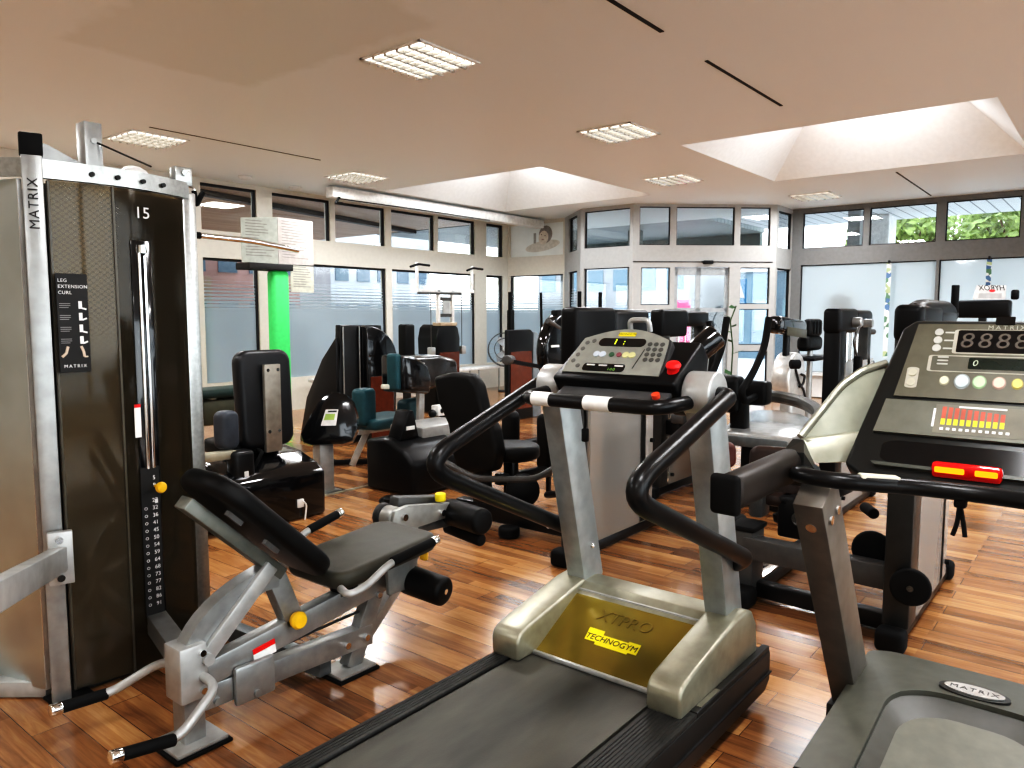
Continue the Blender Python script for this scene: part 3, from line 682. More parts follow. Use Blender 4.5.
# shroud: perforated backing, smoky front
sheet(1.118, 1.325, .03, 1.925, .03, .004).build('perforated_panel', PERF, lx)
sheet(1.325, 1.64, .03, 1.925, .03, .004).build('inner_panel', P('inner_brown', (.035, .03, .022), .5), lx)
sheet(1.105, 1.318, .03, 1.932, 0).build('shroud', SM2, lx)
sheet(1.322, 1.632, .03, 1.932, 0).build('shroud', SM, lx)
for x in (1.107, 1.318): MB().box((x - .004, sh(x) - .004, .03), (x + .004, sh(x) + .008, 1.93)).build('shroud_edge', P('edge_brown', (.10, .09, .07), .3), lx)
MB().box((1.375, sh(1.41) - .0085, .20), (1.455, sh(1.41) + .012, 1.74), .003).build('stack_slot', M['gloss'], lx)
mb = MB().cyl((1.405, sh(1.41) - .013, .84), (1.405, sh(1.41) - .013, 1.70), .007, seg=10).cyl((1.427, sh(1.41) - .013, .84), (1.427, sh(1.41) - .013, 1.68), .006, seg=10).cyl((1.416, sh(1.41) - .013, 1.69), (1.416, sh(1.41) - .013, 1.72), .02, seg=14)
mb.build('guide_rods', M['chrome'], lx)
lab = MB().box((1.372, sh(1.41) - .012, .235), (1.446, sh(1.41) - .008, .845)).build('weight_label', M['ink'], lx)
nums = ['5', '9', '', '27', '32', '36', '41', '45', '50', '54', '59', '64', '68', '73', '77', '82', '86', '91']
for k, s in enumerate(nums):
    if s: text('weight_number', s, .023, (1.425, sh(1.41) - .0125, .80 - k * .0305), (1, 0, 0), (0, 0, 1), M['wink'], lab)
for k in range(4, 18): text('weight_mark', 'O', .017, (1.388, sh(1.41) - .0125, .80 - k * .0305), (1, 0, 0), (0, 0, 1), M['wink'], lab)
MB().cyl((1.43, sh(1.41) - .012, .765), (1.43, sh(1.41) - .05, .765), .006).lathe([(0, 0), (.02, .004), (.023, .015), (.018, .024), (0, .026)], (1.43, sh(1.41) - .045, .765), (0, -1, 0)).build('selector_pin', M['yellow'], lx)
MB().box((1.425, sh(1.41) - .013, .695), (1.437, sh(1.41) - .0122, .712)).build('marker', M['wink'], lx, 0)
text('tower_number', '15', .062, (1.43, sh(1.43) - .004, 1.845), (1, 0, 0), (0, 0, 1), M['wink'], lx)
pl = MB().box((1.105, sh(1.215) - .006, 1.24), (1.212, sh(1.215) - .001, 1.60), .001).build('instruction_placard', M['ink'], lx, 0)
py = sh(1.215) - .0065
for k, s in enumerate(('LEG', 'EXTENSION', 'CURL')): text('placard_title', s, .0172, (1.111, py, 1.575 - k * .022), (1, 0, 0), (0, 0, 1), M['wink'], pl, align='LEFT', spacing=1.12)
text('placard_brand', 'MATRIX', .017, (1.158, py, 1.262), (1, 0, 0), (0, 0, 1), M['wink'], pl, spacing=1.4)
mb = MB()
for k in range(4):
    z = 1.475 - k * .043; mb.box((1.178, py - .001, z - .002), (1.19, py, z + .026)); mb.bar((1.19, py, z), (1.205, py, z + (.006 if k % 2 else -.004)), .001, .006)
mb.build('placard_figures', M['wink'], pl, 0)
mb = MB()
for k in range(4):
    for j in range(3): mb.box((1.113, py - .001, 1.49 - k * .043 - j * .007), (1.15 - .006 * (j == 2), py, 1.4925 - k * .043 - j * .007))
mb.build('placard_text_lines', P('grey_ink', (.3, .3, .3), .6), pl, 0)
mb = MB().tube([(1.135, py, 1.335), (1.128, py, 1.31), (1.113, py, 1.297)], .005, 6, .005).tube([(1.18, py, 1.335), (1.188, py, 1.315), (1.19, py, 1.297)], .005, 6, .005).bar((1.19, py, 1.296), (1.203, py, 1.296), .003, .005)
mb.build('placard_legs', P('print_skin', (.75, .62, .5), .6), pl)
st = MB().box((1.358, sh(1.37) - .012, .97), (1.382, sh(1.37) - .008, 1.10)).build('warning_sticker', M['paper'], lx, 0)
MB().box((1.358, sh(1.37) - .0125, 1.088), (1.382, sh(1.37) - .0085, 1.101)).build('sticker_header', M['red'], st, 0)
mb = MB(); mb.box((1.115, 3.05, 0), (1.63, 3.45, .03)); mb.build('base_plate', M['char'], lx)
MB().box((1.12, 3.10, 0.03), (1.62, 3.40, 1.93)).build('back_panel', M['char'], lx, 0)
MB().ball((1.47, 3.14, 1.975), .075, (1, .5, 1.0)).build('pulley_cover', M['white'], lx)
MB().box((1.60, 3.06, 1.985), (1.672, 3.11, 2.06), .003).cyl((1.636, 3.05, 2.035), (1.636, 3.06, 2.035), .012).build('pulley_bracket', M['brush'], lx)
MB().tube([(1.4, 3.33, 2.16), (1.55, 3.16, 2.06)], .004, 6).build('cable', M['ink'], lx)
MB().tube([(1.66, 3.12, 1.995), (1.715, 3.13, 1.993), (1.72, 3.13, 1.97)], .004, 8, .01).build('hook_wire', M['chrome'], lx)
MB().tube([(1.715, 3.13, 1.98), (1.722, 3.125, 1.92), (1.738, 3.11, 1.965), (1.745, 3.11, 1.975)], .011, 8, .01).build('hanging_hook', M['rubber'], lx)
MB().ball((1.70, 3.14, 1.61), .018).build('side_knob', M['rubber'], lx)
# arm of the neighbouring station bolted to the tower
MB().bar((1.07, 2.985, .56), (.56, 2.25, .69), .05, .09, bev=.004).build('side_arm', M['lsilver'], lx)
mb = MB().box((1.022, 2.955, .47), (1.102, 2.985, .665), .003, rot=rotz(-18)); mb.build('arm_bracket', M['lsilver'], lx)
mb = MB()
for z in (.50, .64): mb.cyl((1.052, 2.955, z), (1.048, 2.935, z), .013, seg=12)
mb.build('bracket_bolts', M['chrome'], lx)
MB().bar((1.06, 3.12, .035), (.55, 3.75, .035), .08, .06, bev=.004).build('base_tube', M['lsilver'], lx)
MB().box((1.02, 2.96, 0), (1.16, 3.1, .012), .003).build('foot_pad', M['rubber'], lx)
# bench frame
Y = 2.38
MB().box((1.18, Y - .04, .015), (1.255, Y + .04, .29), .006).build('rear_post', M['silver'], lx)
MB().box((1.165, Y - .055, .17), (1.262, Y + .055, .36), .008).build('rear_bracket', M['lsilver'], lx)
mb = MB()
for z in (.20, .33): mb.cyl((1.24, Y - .055, z), (1.24, Y - .068, z), .011, seg=12)
mb.build('bracket_bolts', M['chrome'], lx)
ft = MB().box((1.13, Y - .085, .012), (1.31, Y + .085, .026), .004).build('foot_plate', M['lsilver'], lx)
MB().box((1.12, Y - .095, 0), (1.32, Y + .095, .013), .004).build('rubber_foot', M['rubber'], ft)
def boxpath(pts, w, h):
    mb = MB(); R = []; k = len(pts)
    for i, p in enumerate(pts):
        p = Vector(p); d = (Vector(pts[min(i + 1, k - 1)]) - Vector(pts[max(i - 1, 0)])).normalized(); s = Vector((0, 1, 0)); u = s.cross(d).normalized()
        R.append([p + s * w / 2 + u * h / 2, p - s * w / 2 + u * h / 2, p - s * w / 2 - u * h / 2, p + s * w / 2 - u * h / 2])
    return mb.loft(R)
def bez(p0, p1, p2, n=10):
    return [Vector(p0) * (1 - t) ** 2 + Vector(p1) * 2 * t * (1 - t) + Vector(p2) * t * t for t in [k / n for k in range(n + 1)]]
boxpath(bez((1.215, Y, .25), (1.22, Y, .43), (1.50, Y, .50)) + [Vector((1.56, Y, .50))], .062, .085).build('curved_arm', M['silver'], lx)
MB().bar((1.545, Y, .52), (1.63, Y, .30), .06, .075, up=(1, 0, .3), bev=.004).build('arm_strut', M['silver'], lx)
MB().bar((1.24, Y, .225), (2.12, Y, .345), .06, .09, bev=.004).build('main_beam', M['silver'], lx)
MB().bar((1.26, Y, .15), (2.0, Y, .13), .06, .085, bev=.004).build('lower_beam', M['silver'], lx)
MB().box((1.36, Y - .055, .085), (1.52, Y - .03, .225), .012).cyl((1.44, Y - .055, .11), (1.44, Y - .066, .11), .013, seg=12).cyl((1.30, Y - .03, .13), (1.30, Y - .045, .13), .013, seg=12).build('beam_cover', M['silver'], lx)
lb = MB().box((1.445, Y - .0335, .215), (1.535, Y - .0305, .265), rot=roty(-7.8)).build('warning_label', M['paper'], lx, 0)
MB().box((1.445, Y - .0342, .247), (1.535, Y - .0312, .266), rot=roty(-7.8), center=(1.49, Y, .24)).build('label_header', M['red'], lb, 0)
MB().bar((1.42, 3.02, .2), (1.26, Y, .2), .075, .08, bev=.004).build('link_beam', M['silver'], lx)
MB().bar((1.72, 3.2, .06), (1.78, Y, .06), .06, .07, bev=.004).build('floor_beam', P('blue_grey_paint', (.16, .18, .19), .4, metal=.3), lx)
MB().tube([(1.40, Y - .02, .215), (1.6, Y - .01, .225), (1.95, Y, .235)], .006, 8).build('cable', M['ink'], lx)
MB().bar((1.90, Y, .02), (2.09, Y, .43), .055, .075, up=(1, 0, -.4), bev=.004).build('front_post', M['silver'], lx)
ft = MB().box((1.80, Y - .07, .012), (1.98, Y + .07, .026), .004).build('foot_plate', M['lsilver'], lx)
MB().box((1.79, Y - .08, 0), (1.99, Y + .08, .013), .004).build('rubber_foot', M['rubber'], ft)
mb = MB()
for p in ((2.03, .29), (1.86, .13), (1.96, .13)): mb.cyl((p[0], Y - .03, p[1]), (p[0], Y - .045, p[1]), .013, seg=12)
mb.build('frame_bolts', M['chrome'], lx)
MB().box((1.83, Y - .03, .335), (1.93, Y + .03, .375), .006, rot=roty(-8)).build('rubber_stop', M['rubber'], lx)
MB().bar((1.245, Y - .04, .285), (1.525, Y - .04, .55), .02, .055, up=(-.6, 0, .6), bev=.004).cyl((1.26, Y - .05, .30), (1.26, Y - .07, .30), .02, seg=14).build('recline_strut', M['lsilver'], lx)
MB().lathe([(0, 0), (.012, 0), (.012, .02), (.03, .022), (.033, .04), (.026, .052), (0, .054)], (1.61, Y - .035, .325), (0, -1, 0)).build('adjust_knob', M['yellow'], lx)
# seat and back
sr = roty(-5) @ rotx(-90)
MB().pad((1.985, Y, .475), .54, .37, .07, sr, .07, .025).build('seat_pad', M['seatvinyl'], lx)
MB().box((1.78, Y - .12, .415), (2.15, Y + .12, .445), rot=roty(-5)).build('seat_plate', M['char'], lx)
bd = Vector((-.45, 0, .43)).normalized(); bn = Vector((bd.z, 0, -bd.x))
Rb = Matrix((Vector((0, 1, 0)), bn, bd)).transposed()
MB().pad((1.50, Y, .70), .34, .62, .075, Rb, .12, .03).build('backrest_pad', M['vinyl'], lx)
MB().bar(Vector((1.58, Y, .50)), Vector((1.225, Y, .835)), .07, .045, up=bn, bev=.004).build('backrest_frame', P('grey_green_bar', (.2, .21, .19), .4, metal=.4), lx)
mb = MB()
for t in (.15, .5): MB().bar(Vector((1.60, Y - .06, .55)) + bd * .55 * t, Vector((1.60, Y - .06, .55)) + bd * (.55 * t + .07), .02, .03, up=bn).build('backrest_bracket', M['silver'], lx)
for (ys, s, pts) in ((2.13, 'R', [(1.72, 2.2, .44), (1.70, 2.13, .435), (1.78, 2.13, .445), (1.90, 2.125, .507), (2.15, 2.125, .536)]), (2.62, 'L', [(1.75, 2.5, .45), (1.72, 2.6, .46), (1.80, 2.62, .50), (1.88, 2.62, .545), (2.06, 2.62, .588)])):
    h = MB().tube(pts, .0145, 12, .05).build('seat_handle', M['lsilver'], lx)
    a_, b_ = Vector(pts[-2]), Vector(pts[-1]); d_ = (b_ - a_).normalized()
    MB().cyl(a_ + d_ * .01, b_ - d_ * .022, .0185, bev=.003).build('grip', M['rubber'], h)
    MB().cyl(b_ - d_ * .022, b_ + d_ * .006, .0195, bev=.004).build('end_cap', M['chrome'], h)
for pts in ([(1.22, 2.40, .285), (1.19, 2.53, .25), (1.07, 2.62, .165), (.885, 2.62, .178)], [(1.24, 2.35, .25), (1.25, 2.25, .235), (1.09, 2.2, .145), (.89, 2.2, .178)]):
    h = MB().tube(pts, .0155, 12, .05).build('lift_handle', M['lsilver'], lx)
    a_, b_ = Vector(pts[-2]), Vector(pts[-1]); d_ = (b_ - a_).normalized()
    MB().cyl(a_ + d_ * .015, b_ - d_ * .03, .019, bev=.003).build('grip', M['rubber'], h)
    MB().cyl(b_ - d_ * .03, b_ + d_ * .006, .0205, bev=.004).build('end_cap', M['chrome'], h)
# front pivot, lower roller
mb = MB(); mb.plate([(2.03, Y - .10, .30), (2.12, Y - .10, .30), (2.20, Y - .10, .42), (2.17, Y - .10, .47), (2.02, Y - .10, .44)], .02, (0, 1, 0), .004); mb.build('pivot_plate', P('pivot_grey', (.3, .31, .3), .4, metal=.4), lx)
MB().lathe([(0, 0), (.018, 0), (.018, .012), (.022, .014), (.02, .03), (0, .032)], (2.19, Y - .12, .435), (.6, -.8, 0)).build('adjust_knob', M['yellow'], lx)
MB().cyl((2.16, Y - .02, .335), (2.20, Y - .26, .305), .012).build('roller_axle', M['chrome'], lx)
MB().cyl((2.17, Y - .05, .325), (2.195, Y - .26, .305), .062, bev=.018).build('foam_roller', M['vinyl'], lx)
# movement arm on the far side
ma = MB(); ma.cyl((2.36, 2.66, .50), (2.36, 2.585, .50), .055, bev=.006)
ma.plate([(2.33, 2.60, .545), (2.42, 2.60, .555), (2.72, 2.60, .51), (2.72, 2.60, .44), (2.48, 2.60, .435), (2.47, 2.60, .20), (2.36, 2.60, .20), (2.31, 2.60, .48)], -.03, (0, 1, 0), .006)
arm = ma.build('movement_arm', P('arm_grey', (.33, .33, .31), .4, metal=.4), lx)
MB().cyl((2.36, 2.70, .50), (2.36, 2.66, .50), .062, bev=.01).build('pivot_cap', M['char'], arm)
MB().bar((2.40, 2.66, .555), (2.72, 2.66, .50), .07, .07, bev=.015).bar((2.44, 2.62, .42), (2.80, 2.62, .40), .05, .05, bev=.015).build('arm_cushion', M['dgrey'], arm)
MB().cyl((2.645, 2.585, .53), (2.645, 2.585, .57), .027, seg=16, bev=.006).build('adjust_knob', M['lemon'], arm)
mb = MB()
for p in ((2.385, .505), (2.64, .475)): mb.cyl((p[0], 2.57, p[1]), (p[0], 2.555, p[1]), .016, seg=12)
mb.build('arm_bolts', M['chrome'], arm)
mb = MB().box((2.375, 2.5655, .30), (2.445, 2.569, .325)); mb.build('red_sticker', M['red'], arm, 0)
MB().bar((2.40, 2.60, .22), (2.05, 2.45, .10), .05, .06, bev=.004).build('arm_base', M['silver'], lx)
MB().cyl((2.74, 2.62, .455), (2.69, 2.34, .455), .066, bev=.02).build('foam_roller', M['vinyl'], lx)
MB().cyl((2.77, 2.66, .355), (2.71, 2.37, .355), .03, bev=.01).build('lower_roller', M['rubber'], lx)
# chrome lat bar at the back of the tower
lt_ = thing('lat_pulldown_bar', 'bent chrome lat pulldown bar sticking out to the right of the weight tower', 'exercise bar', (1.8, 3.5, 1.83))
MB().tube([(1.45, 3.42, 1.84), (1.85, 3.5, 1.835), (2.22, 3.5, 1.828), (2.50, 3.5, 1.80)], .0135, 12, .05).build('bar', M['chrome'], lt_)
MB().cyl((1.84, 3.498, 1.835), (1.94, 3.5, 1.833), .0165).build('grip', M['rubber'], lt_)

# ------------------------------------------------------------------ treadmill, centre
tm = thing('treadmill', 'silver and black treadmill in the centre with gold tinted front panel', 'treadmill', (1.75, 1.36, 0))
DK = P('treadmill_black', (.022, .021, .019), .45)
MB().prism([(.72, .05), (2.70, .05), (2.745, .08), (2.745, .195), (.72, .195)], 'Y', .958, 1.745, .008).build('deck_base', DK, tm)
MB().box((.74, .951, .112), (2.74, .9585, .118)).build('deck_groove', M['ink'], tm, 0)
def belt_mat(name, c):
    m, nt, out = nodes(name); b = N(nt, 'BsdfPrincipled', Roughness=.5); L(nt, b.outputs[0], out.inputs[0])
    geo = N(nt, 'NewGeometry'); mp = N(nt, 'Mapping'); mp.inputs['Scale'].default_value = (1.2, 4, 1); L(nt, geo.outputs['Position'], mp.inputs[0])
    no = N(nt, 'TexNoise', Scale=1.6, Detail=4.); L(nt, mp.outputs[0], no.inputs[0]); n2 = N(nt, 'TexNoise', Scale=220., Detail=2.); L(nt, geo.outputs['Position'], n2.inputs[0])
    r = N(nt, 'ValToRGB'); r.color_ramp.elements[0].position = .3; r.color_ramp.elements[1].position = .72
    r.color_ramp.elements[0].color = rgba([x * .55 for x in c]); r.color_ramp.elements[1].color = rgba([x * 1.5 for x in c]); L(nt, no.outputs[0], r.inputs[0]); L(nt, r.outputs[0], b.inputs['Base Color'])
    bp = N(nt, 'Bump', Strength=.3, Distance=.001); L(nt, n2.outputs[0], bp.inputs['Height']); L(nt, bp.outputs[0], b.inputs['Normal']); return m
MB().box((.76, 1.115, .19), (2.30, 1.66, .203)).build('running_belt', belt_mat('worn_belt', (.07, .067, .056)), tm, 0)
RAIL = P('ribbed_rail', (.035, .034, .031), .5, scale=60, var=.3)
for (ya, yb) in ((.962, 1.10), (1.675, 1.742)):
    mb = MB().box((.76, ya, .194), (2.12, yb, .209), .004)
    k = ya + .012
    while k < yb - .008: mb.box((.78, k, .2085), (2.10, k + .004, .211)); k += .012
    mb.build('foot_rail', RAIL, tm)
MB().box((2.12, .962, .194), (2.74, .99, .212), .003).build('foot_rail', DK, tm)
st = MB().box((2.155, .966, .2125), (2.30, .984, .2145)).build('rail_sticker', P('rail_label', (.16, .15, .12), .5), tm, 0)
HD = M['champ']
for (ya, yb) in ((.985, 1.105), (1.62, 1.745)):
    prof = [(2.05, .205), (2.045, .275), (2.055, .298), (2.075, .312), (2.11, .322), (2.46, .392), (2.56, .398), (2.62, .38), (2.665, .32), (2.68, .205)]
    MB().prism(prof, 'Y', ya, yb, .012, 3).build('hood_side', HD, tm)
MB().prism([(2.42, .352), (2.48, .388), (2.58, .39), (2.65, .34), (2.66, .205), (2.42, .205)], 'Y', 1.10, 1.63, .006).build('hood_back', HD, tm)
GOLD = P('gold_tint_panel', (.33, .25, .05), .16, metal=.55, coat=.5, var=.25, scale=3)
a_, b_ = Vector((2.15, 0, .212)), Vector((2.44, 0, .362)); dd = (b_ - a_).normalized(); nn = Vector((-dd.z, 0, dd.x))
pn = MB(); pn.plate([(a_.x, 1.10, a_.z), (a_.x, 1.63, a_.z), (b_.x, 1.63, b_.z), (b_.x, 1.10, b_.z)], -.01, nn); pan = pn.build('hood_panel', GOLD, tm, 0)
MB().bar((2.145, 1.10, .212), (2.145, 1.63, .212), .014, .016, bev=.003).build('panel_trim', M['lsilver'], tm)
MB().bar((2.445, 1.10, .364), (2.445, 1.63, .364), .012, .01, bev=.003).build('panel_trim', M['lsilver'], tm)
pc = (a_ + b_) / 2; yy = Vector((0, -1, 0)); pp = Vector((pc.x - .02, 1.365, pc.z - .01)) + nn * .001
t_, s_ = dd, yy
def dec(u, v): return pp + s_ * u + t_ * v
outline = [(-.105, -.025), (-.06, -.025), (-.058, -.036), (.075, -.036), (.077, -.028), (.11, -.028), (.108, .018), (.062, .018), (.06, .012), (-.045, .012), (-.047, .03), (-.112, .03)]
MB().plate([dec(u, v) for u, v in outline], .0015, nn).build('brand_plate', M['lemon'], pan, 0)
text('brand_lettering', 'TECHNOGYM', .034, dec(-.002, -.008) + nn * .0022, s_, t_, M['ink'], pan, shear=.12)
text('model_lettering', 'XTPRO', .07, dec(.0, .095) + nn * .0006, s_, t_, P('gold_dark', (.2, .15, .03), .3, metal=.4), pan, shear=.1)
UPL = P('upright_silver', (.36, .385, .385), .36, metal=.4); UPS = P('upright_shade', (.42, .4, .34), .4, metal=.45)
for (yc, lb_) in ((1.665, 'L'), (1.068, 'R')):
    MB().bar((2.56, yc, .36), (2.36, yc, 1.15), .085, .135, up=(1, 0, .2), bev=.006).build('upright', UPL, tm)
    MB().cyl((2.35, yc - .05, 1.185), (2.35, yc + .05, 1.185), .079, seg=36, bev=.008).build('upright_head', M['lsilver'], tm)
    sgn = 1 if yc < 1.4 else -1
    MB().cyl((2.36, yc + sgn * .05, 1.18), (2.36, yc + sgn * .10, 1.18), .072, seg=30).build('pivot_collar', M['black'], tm)
    yo = yc - sgn * .085
    MB().tube([(2.35, yc - sgn * .03, 1.185), (2.35, yo, 1.185), (1.69 if yc > 1.4 else 1.675, yo, .962 if yc > 1.4 else .985), (2.53, yo, .575 if yc > 1.4 else .60), (2.56, yc - sgn * .04, .565)], .031, 16, .17, 10).build('handrail', M['satin'], tm)
# console
cb, ct_ = Vector((2.25, 1.386, 1.235)), Vector((2.43, 1.386, 1.415)); cu = (ct_ - cb); cl = cu.length; cu.normalize(); cs = Vector((0, -1, 0)); cn = cs.cross(cu); 
def cp(s, t, o=0.): return cb + cs * s + cu * t + cn * o
prof = [(-.205, 0), (-.199, .07), (-.186, .16)] + [(-.18 + .36 * k / 14, .185 + .05 * math.sin(PI * k / 14)) for k in range(15)] + [(.186, .16), (.199, .07), (.205, 0)]
inner = [(s * .955, max(.012, t * .975 - .002)) for s, t in prof]
sh_ = MB(); sh_.plate([cp(s, t, 0) for s, t in prof], -.05, cn, .008); con = sh_.build('console', M['char'], tm)
MB().plate([cp(s, t, .0005) for s, t in inner], .004, cn).build('console_face', P('console_face_grey', (.33, .34, .31), .4, metal=.35), con, 0)
bb = MB(); bb.prism([(2.23, 1.225), (2.27, 1.17), (2.40, 1.14), (2.48, 1.2), (2.50, 1.30), (2.44, 1.36), (2.25, 1.24)], 'Y', 1.12, 1.61, .02, 3); bb.build('console_housing', M['black'], tm)
def cdisc(mb, s, t, r, o=.0045, h=.004, seg=16): mb.cyl(cp(s, t, o), cp(s, t, o + h), r, seg=seg)
MB().plate([cp(s, t, .0045) for s, t in rrect(.19, .038, .018, 5, -.005, .16)], .002, cn).build('display', M['gloss'], con, 0)
text('display_digits', '1:', .034, cp(-.015, .16, .007), cs, cu, M['lime'], con, ext=.0003, spacing=2.4)
MB().plate([cp(s, t, .0045) for s, t in rrect(.17, .035, .012, 5, -.03, .038)], .002, cn).build('lower_display', M['gloss'], con, 0)
text('lower_digits', '100', .018, cp(.005, .03, .007), cs, cu, P('green_lcd', (.25, .5, .12), .4), con, ext=.0003, spacing=1.3)
mb = MB()
for s in (-.085, -.035, .03): mb.plate([cp(u, v, .0068) for u, v in rrect(.035, .007, .002, 2, s, .047)], .0006, cn)
mb.build('lower_display_labels', P('label_grey', (.55, .56, .55), .5), con, 0)
for s, mt in ((-.085, 'dot_blue'), (-.06, 'dot_blue2'), (.035, 'dot_yel'), (.06, 'dot_yel2')):
    mb = MB(); cdisc(mb, s, .10, .013); mb.build('console_button', P(mt, (.5, .55, .62) if 'blue' in mt else (.6, .58, .3), .4), con)
for s, c in ((-.022, (.05, .12, .07)), (.008, (.25, .08, .1))):
    mb = MB(); cdisc(mb, s, .10, .010); mb.build('console_button', P('dot', c, .4), con)
for i, (s, t) in enumerate(((-.15, .155), (-.157, .125), (-.164, .095), (-.17, .065), (-.14, .042), (-.125, .165))):
    mb = MB(); cdisc(mb, s, t, .009, h=.002, seg=12); mb.build('console_key', P('key_dark', (.12, .12, .11), .5), con)
for r_ in range(4):
    for c in range(3):
        mb = MB(); cdisc(mb, .118 + c * .024 - (3 - r_) * .003, .155 - r_ * .024, .009, h=.002, seg=12); mb.build('keypad_key', P('key_dark2', (.08, .08, .075), .5), con)
MB().bar(cp(.098, .13, .005), cp(.085, .04, .005), .003, .002, up=cn).build('face_line', M['ink'], con, 0)
pl = MB().plate([cp(s, t, .0045) for s, t in rrect(.07, .018, .004, 3, -.0, .2)], .0015, cn).build('logo_plate', M['lemon'], con, 0)
text('logo_lettering', 'TECHNOGYM', .0115, cp(0, .2, .0063), cs, cu, M['ink'], con, ext=.0002)
MB().tube([(2.47, 1.42, 1.39), (2.46, 1.42, 1.432), (2.46, 1.34, 1.432), (2.47, 1.34, 1.39)], .010, 10, .03).build('top_loop', M['lsilver'], tm)
MB().cyl((2.50, 1.18, 1.31), (2.56, 1.12, 1.38), .045, bev=.01).build('side_pod', M['gloss'], tm)
MB().cyl((2.29, 1.155, 1.255), (2.285, 1.15, 1.275), .02).lathe([(0, 0), (.022, .002), (.026, .012), (.021, .022), (0, .026)], (2.285, 1.15, 1.272), (-.35, -.1, 1)).build('stop_button', M['red'], tm)
fb = MB().tube([(2.34, 1.66, 1.17), (2.14, 1.675, 1.152), (2.14, 1.12, 1.155), (2.30, 1.09, 1.165), (2.36, 1.09, 1.185)], .024, 14, .07).build('front_bar', M['satin'], tm)
for (ya, yb) in ((1.62, 1.545), (1.40, 1.30)):
    MB().cyl((2.14, ya, 1.154), (2.14, yb, 1.154), .0258).build('pulse_sensor', M['white'], fb)
cp2 = MB(); cp2.box((2.20, 1.14, 1.172), (2.29, 1.57, 1.19), .004, rot=roty(-25)); sp = cp2.build('lower_panel', P('lower_panel_grey', (.1, .1, .1), .4), tm)
MB().box((2.215, 1.29, 1.1815), (2.255, 1.42, 1.1835), rot=roty(-25)).build('pink_label', P('label_pink', (.5, .12, .22), .5), sp, 0)
MB().cyl((2.215, 1.175, 1.18), (2.208, 1.175, 1.193), .014).build('reset_button', P('orange_red', (.8, .1, .04), .4), sp)
mb = MB().tube([(2.14, 1.405, 1.13), (2.14, 1.40, 1.09), (2.14, 1.405, 1.05)], .004, 6).box((2.13, 1.392, 1.02), (2.15, 1.412, 1.065), .004); mb.build('safety_clip', M['rubber'], tm)
mb = MB()
for (p, r_) in (((2.53, 1.621, .52), .012), ((2.35, 1.01, 1.19), .008)): mb.ball(p, r_, seg=10)
mb.build('screws', M['chrome'], tm)

# ------------------------------------------------------------------ treadmill, right
mt = thing('treadmill', 'dark olive grey treadmill at the right edge with large console and oval hood badge', 'treadmill', (2.0, .27, 0))
OL = P('olive_grey_plastic', (.10, .10, .082), .42); OL2 = P('olive_grey_panel', (.15, .148, .12), .45); CB = P('console_black', (.02, .021, .019), .35)
YC = .27
MB().box((.9, YC - .40, .03), (2.1, YC + .37, .17), .01).build('deck_base', DK, mt)
MB().box((.92, YC - .27, .168), (2.2, YC + .27, .182)).build('running_belt', belt_mat('dark_belt', (.02, .02, .02)), mt, 0)
for (ya, yb) in ((YC + .28, YC + .365), (YC - .395, YC - .28)):
    mb = MB().box((.92, ya, .17), (2.1, yb, .19), .004); k = ya + .01
    while k < yb - .01: mb.box((.94, k, .1895), (2.09, k + .004, .192)); k += .014
    mb.build('foot_rail', RAIL, mt)
# hood: raised border around an arched, slightly lower panel
def hz(x): return .19 + .065 * min(1, max(0, (x - 2.05) / .5)) - .03 * max(0, (x - 2.75) / .2)
def arch(w, x0, x1, r, n=8):
    pts = [(x0, YC + w)]
    for k in range(n + 1): a_ = PI / 2 * k / n; pts.append((x1 - r + r * math.sin(a_), YC + w - r + r * math.cos(a_)))
    for k in range(n + 1): a_ = PI / 2 * k / n; pts.append((x1 - r + r * math.cos(a_), YC - w + r - r * math.sin(a_)))
    pts.append((x0, YC - w)); return pts
W_ = .375
n_ = 34
mb = MB(); 
o_ = arch(W_, 2.06, 2.945, .10, 8); i_ = arch(.235, 2.06, 2.62, .16, 8)
bm = mb.bm; top_o = [bm.verts.new((x, y, hz(x))) for x, y in o_]; top_i = [bm.verts.new((x, y, hz(x) + .012)) for x, y in i_]
low_o = [bm.verts.new((x + (.02 if x > 2.5 else 0), y + (.012 if y > YC else -.012), .06)) for x, y in o_]; low_i = [bm.verts.new((x, y, hz(x) - .03)) for x, y in i_]
for k in range(len(o_) - 1):
    bm.faces.new((top_o[k], top_o[k + 1], top_i[k + 1], top_i[k])); bm.faces.new((low_o[k], low_o[k + 1], top_o[k + 1], top_o[k])); bm.faces.new((top_i[k], top_i[k + 1], low_i[k + 1], low_i[k]))
hood = mb.build('hood', OL, mt, 50)
gi = arch(.233, 2.06, 2.615, .158, 8); gj = arch(.185, 2.06, 2.53, .14, 8)
mb = MB(); bm = mb.bm; A1 = [bm.verts.new((x, y, hz(x) - .002)) for x, y in gi]; B1 = [bm.verts.new((x, y, hz(x) - .022)) for x, y in gj]
for k in range(len(gi) - 1): bm.faces.new((A1[k], A1[k + 1], B1[k + 1], B1[k]))
mb.build('hood_groove', P('groove_dark', (.055, .054, .045), .4), mt, 60)
mb = MB(); bm = mb.bm; mb.bm.faces.new([bm.verts.new((x, y, hz(x) - .021)) for x, y in gj]); mb.build('hood_panel', OL2, mt, 0)
bc = Vector((2.69, .295, .268)); bdg = MB()
bdg.plate([bc + Vector((.04 * math.sin(t) * 1.25, .098 * math.cos(t), 0)) for t in [2 * PI * k / 32 for k in range(32)]], -.035, (0, 0, 1)); bd_ = bdg.build('badge_base', CB, mt, 40)
MB().plate([bc + Vector((.036 * math.sin(t), .083 * math.cos(t), .001)) for t in [2 * PI * k / 32 for k in range(32)]], .003, (0, 0, 1)).build('badge_plate', P('badge_silver', (.7, .7, .68), .2, metal=.6), bd_, 40)
